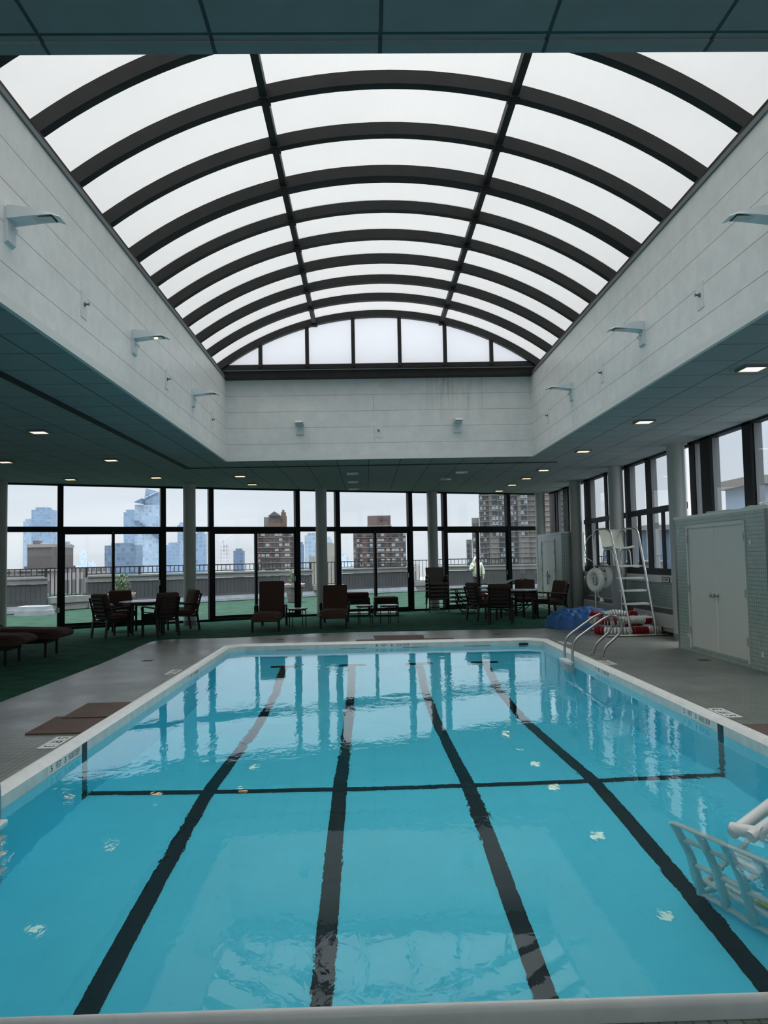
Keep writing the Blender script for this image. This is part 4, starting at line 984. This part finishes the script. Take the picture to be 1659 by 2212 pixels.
for a, b_, l in ((A1[-1], A2[0], 'full height railing closing the left gap in the parapet'), (A2[-1], A3[0], 'full height railing closing the middle gap in the parapet'), (A3[-1], A4[0], 'full height railing closing the right gap beside the chair stack')):
    railing([a, b_], .5, 1.46, l); 
    av, bv = Vector((*a, .36)), Vector((*b_, .36)); tag(MB().bar(av, bv, .5, .22).bar(av-Vector((0, 0, .2)), bv-Vector((0, 0, .2)), .4, .3).build('sill', 'capst'), {'T': '', 'l': 'pale stone sill under the ' + l.split(' closing the ')[1].split(' gap')[0] + ' railing gap'}['l'], 'sill')
tag(MB().box((-11.2, 25.4, -.02), (-10.2, 26.1, .14)).box((-11.15, 25.45, .14), (-10.25, 26.1, .27)).build('stone_block', 'kerb'), 'pair of pale stone blocks at the foot of the left parapet', 'stone block')
# grey structures of the terrace at the right corner
for x0, y0, x1, y1, h, l in ((7.6, 33.0, 9.4, 34.2, 1.05, 'low grey terrace box near the right corner'), (8.2, 30.0, 11.5, 31.2, 1.25, 'grey ledge wall at the right end of the terrace')):
    t = empty('terrace_box', (0, 0, -.02), label=l, cat='terrace wall')
    MB().box((x0, y0, 0), (x1, y1, h)).build('body', 'fin', t); MB().box((x0-.08, y0-.08, h), (x1+.08, y1+.08, h+.06)).build('cap', 'capst', t)
tag(MB().rbox((5.72, 26.2, -.02), (6.0, 26.5, .62), .05).build('red_box', 'redp'), 'red box on the terrace seen beside the far closet', 'box')
tag(MB().lathe([(.12, 0), (.16, .25), (.14, .27)], (at(1044, 1256, 28.5).x, 28.5, -.02), 14).build('red_bucket', 'redp'), 'small red bucket on the terrace behind the stacked chaises', 'bucket')
# planters
def planter(loc, label, h, pr, fol, flowers=True, sc=1.0):
    t = empty('planter', loc, label=label, cat='planter')
    MB().lathe([(pr*.6, 0), (pr*.7, .02), (pr*.95, h*.85), (pr*1.08, h*.87), (pr*1.08, h), (pr*.95, h), (pr*.9, h-.04)], n=24).build('pot', 'pot', t, smooth=True)
    b = MB(); f = MB(); R = random.Random(5)
    for i in range(260):
        a, v = R.random()*2*pi, R.random(); rr_ = fol*sqrt(R.random())*(1-.45*v); z = h+v*fol*1.9; p = Vector((rr_*cos(a), rr_*sin(a), z))
        d = Vector((cos(a)*.6, sin(a)*.6, R.random()*1.4-.2)).normalized()*.09*sc; s_ = d.cross(Vector((0, 0, 1))).normalized()*.022*sc
        b.add([p, p+d*.5+s_, p+d, p+d*.5-s_], [(0, 1, 2, 3)])
    for i in range(12):
        a = i*.52; b.tube([(0, 0, h-.05), (fol*.4*cos(a), fol*.4*sin(a), h+fol*1.2)], .008, 4)
    b.build('foliage', 'leaf', t)
    for i in range(40):
        a = R.random()*2*pi; rr_ = pr*(.6+.5*R.random()); f.lathe([(.005, 0), (.028, .015), (.02, .03)], (rr_*cos(a), rr_*sin(a), h+.03*R.random()), 6)
    f.build('flowers', 'petal', t)
planter((-7.75, 25.2, -.02), 'stone planter with leafy shrub and small pink flowers behind the left table', .62, .38, .33)
planter((-2.75, 30.2, -.02), 'planter with a rose bush and pink blooms behind the taller lounge chair', .66, .36, .26, sc=.8)

# ------------------------------------------------------------------ person on the terrace
pn = empty('person', (at(1030, 1240, 31).x, 31, -.02), 0, label='person in pale green hooded jacket and dark trousers on the terrace, hand at face', cat='person')
def skin_body(name, mt, V, E, Rr, parent, sub=2):
    me = bpy.data.meshes.new(name); me.from_pydata(V, E, []); o = bpy.data.objects.new(name, me); COL.objects.link(o)
    sk = o.modifiers.new('skin', 'SKIN'); 
    if not me.skin_vertices: me.skin_vertices.new() if hasattr(me.skin_vertices, 'new') else None
    for i, r in enumerate(Rr): me.skin_vertices[0].data[i].radius = r if isinstance(r, tuple) else (r, r)
    me.skin_vertices[0].data[0].use_root = True
    o.modifiers.new('sub', 'SUBSURF').levels = sub; o.modifiers['sub'].render_levels = sub
    dg = bpy.context.evaluated_depsgraph_get(); dg.update()
    m2 = bpy.data.meshes.new_from_object(o.evaluated_get(dg)); bpy.data.objects.remove(o); bpy.data.meshes.remove(me)
    m2.name = name; m2.materials.clear(); m2.materials.append(M[mt]); m2.shade_smooth()
    o = bpy.data.objects.new(name, m2); COL.objects.link(o); o.parent = parent; return o
# body: faces the camera (-Y); person's right is -X
V = [(0, 0, .86), (0, 0, 1.08), (0, 0, 1.28), (0, 0, 1.36), (0, -.01, 1.42), (0, -.015, 1.50), (0, -.01, 1.57),
     (.095, 0, .82), (.11, -.01, .46), (.115, .01, .08), (.12, -.10, .03),
     (-.095, 0, .82), (-.11, -.02, .46), (-.115, .0, .08), (-.125, -.11, .03),
     (-.17, 0, 1.30), (-.25, -.02, 1.06), (-.13, -.16, 1.20), (-.06, -.14, 1.33),
     (.17, 0, 1.30), (.24, .0, 1.05), (.25, -.05, .82), (.25, -.06, .74)]
E_ = [(0, 1), (1, 2), (2, 3), (3, 4), (4, 5), (5, 6), (0, 7), (7, 8), (8, 9), (9, 10), (0, 11), (11, 12), (12, 13), (13, 14), (2, 15), (15, 16), (16, 17), (17, 18), (2, 19), (19, 20), (20, 21), (21, 22)]
Rr = [(.13, .10), (.13, .10), (.15, .09), (.055, .055), (.06, .06), (.085, .09), (.06, .07), .085, .055, .04, .04, .085, .055, .04, .04, .06, .048, .035, .03, .06, .045, .033, .03]
body = skin_body('body', 'skin', V, E_, Rr, pn)
# dark trousers as a slightly larger skin
skin_body('trousers', 'trouser', [(0, 0, .90), (.095, 0, .80), (.11, -.01, .46), (.115, .01, .09), (-.095, 0, .80), (-.11, -.02, .46), (-.115, 0, .09)], [(0, 1), (1, 2), (2, 3), (0, 4), (4, 5), (5, 6)], [(.15, .12), .10, .075, .065, .10, .075, .065], pn)
skin_body('jacket', 'jacket', [(0, 0, .80), (0, 0, 1.05), (0, 0, 1.29), (-.17, 0, 1.30), (-.26, -.02, 1.05), (-.15, -.15, 1.18), (.17, 0, 1.30), (.255, .0, 1.05), (.26, -.05, .86)], [(0, 1), (1, 2), (2, 3), (3, 4), (4, 5), (2, 6), (6, 7), (7, 8)],
          [(.19, .14), (.185, .135), (.17, .12), .085, .072, .06, .085, .07, .06], pn)
hd = MB(); rows = []
for i in range(13):
    a = i/12*1.55*pi - .28*pi
    pass
for i in range(9):      # hood, open at the front
    v = i/8; z = 1.33+.27*v; w = .13*sqrt(max(0, 1-max(0, (v-.3)/.7)**2))+.012; q_ = []
    for j in range(15):
        a = radians(-50)+radians(280)*j/14; q_.append((w*cos(a)*.95, .01+w*1.05*sin(a), z+.02*sin(a)))
    rows.append(q_)
rows.append([(.0, .03, 1.625)]*15)
hd.sheet(rows); o = hd.build('hood', 'jacket', pn, smooth=True, fix=False); sd = o.modifiers.new('th', 'SOLIDIFY'); sd.thickness = .015
# hand with fingers by the cheek, holding a phone
fv = []; 
def finger(name, pts, rr): skin_body(name, 'skin', pts, [(i, i+1) for i in range(len(pts)-1)], rr, body, 1)
for k in range(4):
    x = -.065+.018*k; l_ = (.062, .072, .068, .052)[k]
    finger('finger', [(x, -.145, 1.33), (x+.004, -.155, 1.33+l_*.55), (x+.012, -.145, 1.33+l_)], [.0095, .0085, .007])
finger('thumb', [(-.085, -.14, 1.315), (-.098, -.15, 1.345), (-.085, -.155, 1.372)], [.011, .0095, .008])
for k in range(4):
    y = -.085+.018*k; finger('finger', [(.252, y, .745), (.25, y-.004, .70), (.243, y-.008, .672)], [.0095, .0085, .007])
finger('thumb', [(.245, -.09, .76), (.232, -.105, .73), (.228, -.108, .705)], [.011, .0095, .008])
MB().lathe([(.004, 0), (.014, .012), (.010, .03)], (0, -.11, 1.475), 8).build('nose', 'skin', body, smooth=True)
MB().box((-.045, -.099, 1.515), (-.02, -.092, 1.522)).build('eye', 'ink', body); MB().box((.02, -.099, 1.515), (.045, -.092, 1.522)).build('eye', 'ink', body)
MB().box((-.022, -.098, 1.448), (.022, -.09, 1.453)).build('mouth', 'redp', body)

# ================================================================== CITY
GND = -95
struct(MB().box((-3000, 200, GND-1), (3000, 4000, GND)), 'floor_city', mat('hazed_city_ground', (.30, .33, .35), .9, noise=.2, nscale=.02))  # pale tone with the distance haze painted in
def facade(name, wall, glass_, w, h, fw=.3, fh=.35, rough=.5, var=.25, off=0):
    """window grid in world metres on every upright face"""
    return grid(name, glass_, wall, 'sz', (w, h), min(w*fw, h*fh)*.5, (0, 0), rough, var, off, 0, 1, 0, spec=.4)
def hz(c, k, air=(.50, .57, .64)):  return tuple(a*(1-k)+b*k for a, b in zip(c, air))
F = {}
F['blue'] = facade('hazed_blue_glass_facade', (.17, .23, .31), (.15, .212, .295), 5, 4.5)  # glass blue with air haze painted into the colour
F['pale'] = facade('hazed_pale_glass_facade', (.25, .31, .385), (.22, .29, .365), 5, 5)  # paler: more distance haze in the tone
F['vpale'] = facade('hazed_very_pale_facade', (.40, .45, .50), (.385, .44, .49), 6, 7)  # palest towers, haze painted as facade colour
F['mid'] = facade('hazed_steel_blue_facade', (.095, .135, .19), (.08, .12, .175), 4, 4)  # steel blue, bluish haze mixed into its colour
F['stone'] = facade('pale_stone_facade', (.40, .39, .37), (.20, .22, .25), 3.2, 3.6)
F['brick'] = mat('brown_brick', (.105, .066, .053), .85, noise=.12, nscale=.8)
F['brickd'] = mat('dark_brick', (.095, .065, .06), .85, noise=.12, nscale=.8)
F['band'] = mat('stone_band', (.20, .18, .165), .8)
F['grey'] = mat('grey_concrete', (.12, .116, .108), .8, noise=.1, nscale=.5)
F['win'] = mat('dark_window', (.05, .06, .07), .15); F['winl'] = mat('blind_window', (.30, .34, .36), .3)
F['dk'] = mat('dark_tank_wall', (.075, .066, .065), .8, noise=.1, nscale=.4)
F['roof'] = mat('slate_roof', (.07, .07, .08), .7)
F['beige'] = mat('beige_block', (.22, .21, .18), .8)
def tower(name, px0, px1, pyt, Y, mt, label, depth=None, parent=None, base=None, part='shaft', build=True):
    a, b_ = at(px0, pyt, Y), at(px1, pyt, Y); zt = (a.z+b_.z)/2; d = depth or (b_.x-a.x)*.8
    t = parent or empty(name, (0, 0, 0), label=label, cat='building')
    MB().box((a.x, Y, GND if base is None else base), (b_.x, Y+d, zt)).build(part, mt, t)
    return t, a.x, b_.x, zt
def slant(x0, x1, Y, d):   # footprint of a block turned away from the pool axis
    k = (Y+d)/Y; b0, b1 = (x0*k if x0 > 0 else x0), (x1*k if x1 < 0 else x1); b0, b1 = (b0, max(b1, b0+.5)) if x0 > 0 else (min(b0, b1-.5), b1); return [(x0, Y), (x1, Y), (b1, Y+d), (b0, Y+d)]
def simple(px0, px1, pyt, Y, mt, label, **k):
    t, x0, x1, z = tower('skyscraper', px0, px1, pyt, Y, F[mt], label, **k)
    MB().box((x0+(x1-x0)*.2, Y+1, z), (x1-(x1-x0)*.2, Y+(x1-x0)*.6, z+Y*.003)).build('roof_plant', F[mt], t); return t
simple(50, 69, 1126, 1500, 'pale', 'narrow pale blue tower at the far left with banded side')
simple(68, 110, 1101, 1450, 'blue', 'broad blue glass tower behind the dark brick tank building')
simple(118, 134, 1182, 1300, 'blue', 'blue tower mostly hidden by the left black post'); simple(134, 151, 1175, 1350, 'blue', 'blue tower just right of the left black post')
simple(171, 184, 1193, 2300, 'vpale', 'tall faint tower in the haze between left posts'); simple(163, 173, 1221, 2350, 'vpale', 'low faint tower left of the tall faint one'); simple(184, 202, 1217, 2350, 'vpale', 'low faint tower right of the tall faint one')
simple(226, 293, 1178, 700, 'mid', 'wide steel blue block in front of the stepped tower')
simple(267, 292, 1106, 1250, 'blue', 'blue tower with dark panels left of the wedge topped tower')
simple(357, 388, 1177, 1000, 'blue', 'blue block left of the column behind the left table group'); simple(383, 402, 1134, 1200, 'pale', 'tall pale tower half hidden by the left column')
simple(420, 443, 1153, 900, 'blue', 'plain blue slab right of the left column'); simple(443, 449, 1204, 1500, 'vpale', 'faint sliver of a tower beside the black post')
simple(504, 526, 1190, 900, 'mid', 'small square blue tower right of the tower crane')
simple(646, 656, 1176, 1100, 'mid', 'thin blue tower right of the brick tower'); simple(658, 689, 1156, 950, 'pale', 'pale tower with striped windows left of the middle column'); simple(700, 716, 1164, 900, 'pale', 'pale tower peeking out right of the middle column')
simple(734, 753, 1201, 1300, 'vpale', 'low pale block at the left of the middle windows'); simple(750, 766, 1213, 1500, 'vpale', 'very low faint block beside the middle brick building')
simple(890, 906, 1219, 120, 'stone', 'low stone building seen through the railing left of the chair stack', base=-60)
# wedge topped observation tower
t, x0, x1, zt = tower('skyscraper', 291, 345, 1090, 1150, F['pale'], 'tall pale tower with a slanted wedge top and a projecting viewing deck')
a, b_, c, d_ = at(308, 1089, 1150), at(341, 1089, 1150), at(341, 1062, 1150), at(313, 1054, 1150)
w_ = MB(); pts = [(a.x, a.z), (b_.x, b_.z), (c.x, c.z), (d_.x, d_.z)]
w_.add([(x, 1155, z) for x, z in pts]+[(x, 1180, z) for x, z in pts], [(0, 1, 2, 3), (7, 6, 5, 4), (0, 4, 5, 1), (1, 5, 6, 2), (2, 6, 7, 3), (3, 7, 4, 0)]); w_.build('wedge_top', F['blue'], t)
p1, p2 = at(312, 1075, 1150), at(338, 1062, 1150)
MB().bar((p1.x, 1154, p1.z), (p2.x, 1154, p2.z), 2, 1.2).build('edge_strip', F['vpale'], t)
q1, q2 = at(289, 1085, 1150), at(310, 1082, 1150)
MB().add([(q1.x, 1148, q1.z), (q2.x, 1140, q2.z+3), (q2.x, 1160, q2.z+3), (q2.x, 1140, q2.z-5), (q2.x, 1160, q2.z-5)], [(0, 1, 2), (0, 3, 1), (0, 2, 4), (0, 4, 3), (1, 3, 4, 2)]).build('viewing_deck', F['mid'], t)
# stepped mid tower in front of it
b = MB(); 
for i in range(9):
    u = at(290+i*6.4, 1125+i*4.2, 1149); b.box((u.x, 1147, u.z-3), (u.x+6, 1150, u.z))
b.build('zigzag_band', F['mid'], t)
# crane tower
t, x0, x1, zt = tower('skyscraper', 473, 491, 1176, 850, facade('unfinished_facade', (.48, .44, .43), (.30, .29, .31), 3, 4), 'unfinished tower carrying a construction crane', depth=10)
cr = MB(); m0 = at(482, 1174, 850); m1 = at(482, 1166, 850); j1 = at(502, 1155, 850); j0 = at(480, 1162, 850)
cr.tube([(m0.x, 850.5, m0.z-3), (m1.x, 850, m1.z)], .8, 4).tube([(m1.x, 850, m1.z), (j1.x, 850, j1.z)], .55, 4).tube([(m1.x, 850, m1.z), (j0.x, 850, j0.z)], .6, 4).tube([(at(476, 1171, 850).x, 850, m1.z-1.5), (at(488, 1170, 850).x, 850, m1.z-1.5)], .7, 4)
tag(cr.build('tower_crane', mat('crane_grey', (.40, .38, .39), .6)), 'thin tower crane on top of the unfinished tower', 'crane')
# residential buildings with real windows, one mesh datum shared by copies
def win_unit(w, h, mt, name='window'):
    return MB().box((0, -.12, 0), (w, .05, h)).box((w*.46, -.2, 0), (w*.54, -.12, h)).box((0, -.2, h*.62), (w, -.12, h*.66)).build(name, mt)
def windows(t, Y, cols_, rows_, units, seed=1):
    """cols_: list of (x, w); rows_: list of z; units: light/dark sources"""
    R = random.Random(seed)
    for z, h in rows_:
        for x, w in cols_:
            src = units[0] if R.random() < .45 else units[1]
            o = bpy.data.objects.new('window', src); COL.objects.link(o); o.parent = t; o.location = (x, Y, z); o.scale = (w, 1, h)
def unit_mesh(name, mt):
    o = MB().box((0, -.10, 0), (1, .05, 1)).box((.47, -.16, 0), (.53, -.10, 1)).box((0, -.16, .64), (1, -.10, .68)).build(name, mt); me = o.data; bpy.data.objects.remove(o); return me
U_l, U_d = unit_mesh('window_light', F['winl']), unit_mesh('window_dark', F['win'])
# A: brown brick apartment tower behind the taller lounge chair
YA = 150; X = lambda px, Y=150: at(px, 1180, Y).x; Z = lambda py, Y=150, px=600: at(px, py, Y).z
t = empty('apartment_building', (0, 0, 0), label='brown brick apartment tower with a pitched roof and chimney, left of the middle column', cat='building')
MB().prism(slant(X(549), X(640), YA, 16), GND, Z(1142)).build('wall', F['brick'], t)
MB().prism(slant(X(582), X(620), YA+.2, 12), Z(1142), Z(1115)).build('penthouse', F['brick'], t); MB().box((X(569), YA+1, Z(1142)), (X(582), YA+10, Z(1116))).build('penthouse', F['grey'], t)
xa, xb, za, zb = X(580), X(607), Z(1114.5), Z(1104.5)
MB().add([(xa, YA-.3, za), (xb, YA-.3, za), ((xa+xb)/2, YA-.3, zb), (xa, YA+10, za), (xb, YA+10, za), ((xa+xb)/2, YA+10, zb)], [(0, 1, 2), (5, 4, 3), (0, 3, 4, 1), (1, 4, 5, 2), (2, 5, 3, 0)]).build('roof', F['roof'], t)
MB().box((X(607.5), YA+.5, Z(1118)), (X(616.5), YA+2, Z(1106))).box((X(609.5), YA+.7, Z(1106)), (X(613.5), YA+1.6, Z(1101))).build('chimney', F['brick'], t)
fl = [1152+11.1*i for i in range(9)]
b = MB()
for py in fl: b.box((X(548.6), YA-.18, Z(py+8.8)), (X(640), YA, Z(py+7.6)))
b.build('stone_band', F['band'], t)
windows(t, YA, [(X(p), X(p+w)-X(p)) for p, w in ((550.5, 3), (558, 4), (564.5, 7.5), (574, 8), (587, 2.6), (594, 8), (603, 7), (615, 10.5), (629.5, 7))], [(Z(py+5.5), Z(py)-Z(py+5.5)) for py in fl], (U_l, U_d), 3)
windows(t, YA+.2, [(X(p), X(p+6)-X(p)) for p in (594, 604)], [(Z(1127), Z(1120)-Z(1127))], (U_d, U_d))
# B: brick block behind the middle windows
t = empty('apartment_building', (0, 0, 0), label='flat roofed brick apartment block with a square penthouse behind the middle windows', cat='building')
YB = 140; X = lambda px, Y=140: at(px, 1180, Y).x; Z = lambda py, Y=140: at(820, py, Y).z
MB().prism(slant(X(763.5), X(877), YB, 18), GND, Z(1141)).build('wall', F['brick'], t)
MB().box((X(795), YB+.5, Z(1141)), (X(845), YB+12, Z(1113.5))).build('penthouse', F['brickd'], t)
MB().box((X(794), YB+.2, Z(1137)), (X(847), YB+12.3, Z(1135))).build('ledge', F['band'], t)
fl = [1153+10.9*i for i in range(8)]; b = MB()
for py in fl: b.box((X(763), YB-.18, Z(py+8.6)), (X(877.5), YB, Z(py+7.6)))
b.build('stone_band', F['band'], t)
windows(t, YB, [(X(p), X(p+w)-X(p)) for p, w in ((765, 2.6), (771, 5.5), (777.5, 5), (792, 6), (799, 6), (815.5, 7), (823, 7), (834.5, 7.5), (846, 7.5), (854, 7.5), (865.5, 5), (871, 5))], [(Z(py+5.6), Z(py)-Z(py+5.6)) for py in fl], (U_l, U_d), 5)
windows(t, YB+.5, [(X(p), X(p+6)-X(p)) for p in (822, 832)], [(Z(1124), Z(1117)-Z(1124))], (U_d, U_d))
# C: large grey stepped apartment tower on the right
t = empty('apartment_building', (0, 0, 0), label='large grey stepped apartment tower filling the right of the windows', cat='building')
YC = 95; X = lambda px, Y=95: at(px, 1150, Y).x; Z = lambda py, Y=95: at(1090, py, Y).z
MB().prism(slant(X(1036), X(1240), YC, 25), -60, Z(1040)).build('wall', F['grey'], t)
MB().prism(slant(X(1020.5), X(1036), YC+.4, 22), -60, Z(1117)).build('wall', F['grey'], t); MB().prism(slant(X(1008.5), X(1020.5), YC+.8, 20), -60, Z(1164)).build('wall', F['grey'], t)
def bow(px0, px1, zb, ztp):
    xa, xb = X(px0), X(px1); c_ = (xa+xb)/2; r_ = (xb-xa)/2; return [(c_-r_*cos(k*pi/8), YC-.9*sin(k*pi/8)) for k in range(9)]
for p0, p1 in ((1056, 1078), (1118, 1142)): MB().prism(bow(p0, p1, 0, 0), -60, Z(1040)).build('bow_front', F['grey'], t)
fl = [1049+11.3*i for i in range(17)]; b = MB()
for py in fl:
    b.box((X(1035.6), YC-.15, Z(py+10.2)), (X(1240), YC, Z(py+9.2)))
    for p0, p1 in ((1056, 1078), (1118, 1142)): b.prism([(x, y-.12) for x, y in bow(p0, p1, 0, 0)], Z(py+10.2), Z(py+9.2))
b.build('stone_band', F['band'], t)
windows(t, YC, [(X(p), X(p+w)-X(p)) for p, w in ((1038.5, 4), (1046, 4), (1080, 4.5), (1086, 4), (1104, 5), (1112, 4))], [(Z(py+6.4), Z(py)-Z(py+6.4)) for py in fl[:15]], (U_l, U_d), 7)
t2 = t
windows(t, YC-.82, [(X(p), X(p+w)-X(p)) for p, w in ((1062, 6), (1069, 5.5), (1124, 6), (1131, 6))], [(Z(py+6.4), Z(py)-Z(py+6.4)) for py in fl[:10]], (U_l, U_d), 9)
windows(t, YC+.4, [(X(1023), X(1027.5)-X(1023)), (X(1030), X(1034)-X(1030))], [(Z(py+6.4), Z(py)-Z(py+6.4)) for py in fl[7:15]], (U_l, U_d), 11)
windows(t, YC+.8, [(X(1010.5), X(1015)-X(1010.5))], [(Z(py+6.4), Z(py)-Z(py+6.4)) for py in fl[11:15]], (U_l, U_d), 12)
# dark tank building at the left
YD = 110; X = lambda px, Y=110: at(px, 1200, Y).x; Z = lambda py, Y=110: at(85, py, Y).z
t = empty('roof_house', (0, 0, 0), label='dark brick rooftop tank house with a pale band at the far left', cat='building')
MB().box((X(59), YD, Z(1232)), (X(112), YD+8, Z(1182.5))).build('wall', F['dk'], t); MB().box((X(58.6), YD-.15, Z(1182.5)), (X(112.5), YD+8.2, Z(1175.5))).build('pale_band', F['band'], t)
MB().box((X(54), YD-.3, Z(1232)), (X(117), YD+8, Z(1223))).box((X(64), YD+1, Z(1175.5)), (X(72), YD+3, Z(1167))).build('parapet', F['dk'], t)
MB().add([(X(79), YD, Z(1175.5)), (X(91), YD, Z(1175.5)), (X(85), YD, Z(1172)), (X(79), YD+3, Z(1175.5)), (X(91), YD+3, Z(1175.5)), (X(85), YD+3, Z(1172))], [(0, 1, 2), (5, 4, 3), (0, 3, 4, 1), (1, 4, 5, 2), (2, 5, 3, 0)]).build('gable', F['roof'], t)
t = empty('apartment_building', (0, 0, 0), label='low stone fronted building under the dark tank house at the far left', cat='building')
MB().box((X(-60), YD-3, -60), (X(144), YD+18, Z(1229))).build('wall', facade('striped_facade', (.22, .20, .19), (.06, .06, .065), 2.6, 3.4, .4, .5), t); MB().box((X(-60), YD-3.4, Z(1233)), (X(145), YD-3, Z(1228))).build('cornice', F['band'], t)
simple(150, 182, 1262, 230, 'stone', 'low pale stone building seen through the left railing gap', base=-80)
# beige blocks behind the middle column
t = empty('roof_house', (0, 0, 0), label='beige stepped rooftop block behind the middle column', cat='building'); X = lambda px: at(px, 1200, 70).x; Z = lambda py: at(700, py, 70).z
MB().box((X(667), 70, -30), (X(724), 78, Z(1201))).build('lower_block', F['beige'], t); MB().box((X(679.5), 71, Z(1201)), (X(715.5), 77, Z(1171.5))).build('upper_block', F['beige'], t)
# neighbours outside the right hand windows
def rblock(px, py, Y, w, mt, label, dz=30, dd=8):
    p = at(px, py, Y); t = empty('neighbour_building', (0, 0, 0), label=label, cat='building'); MB().box((p.x, Y, p.z-dz), (p.x+w, Y+dd, p.z)).build('wall', mt, t); MB().box((p.x-.2, Y-.2, p.z), (p.x+w+.2, Y+dd+.2, p.z+.25)).build('cornice', F['band'], t)
rblock(1636, 1046, 22, 12, F['blue'], 'grey blue building outside the rightmost window', dd=2)
rblock(1403, 1145, 40, 2.4, F['mid'], 'blue grey building outside the window behind the lifeguard chair')
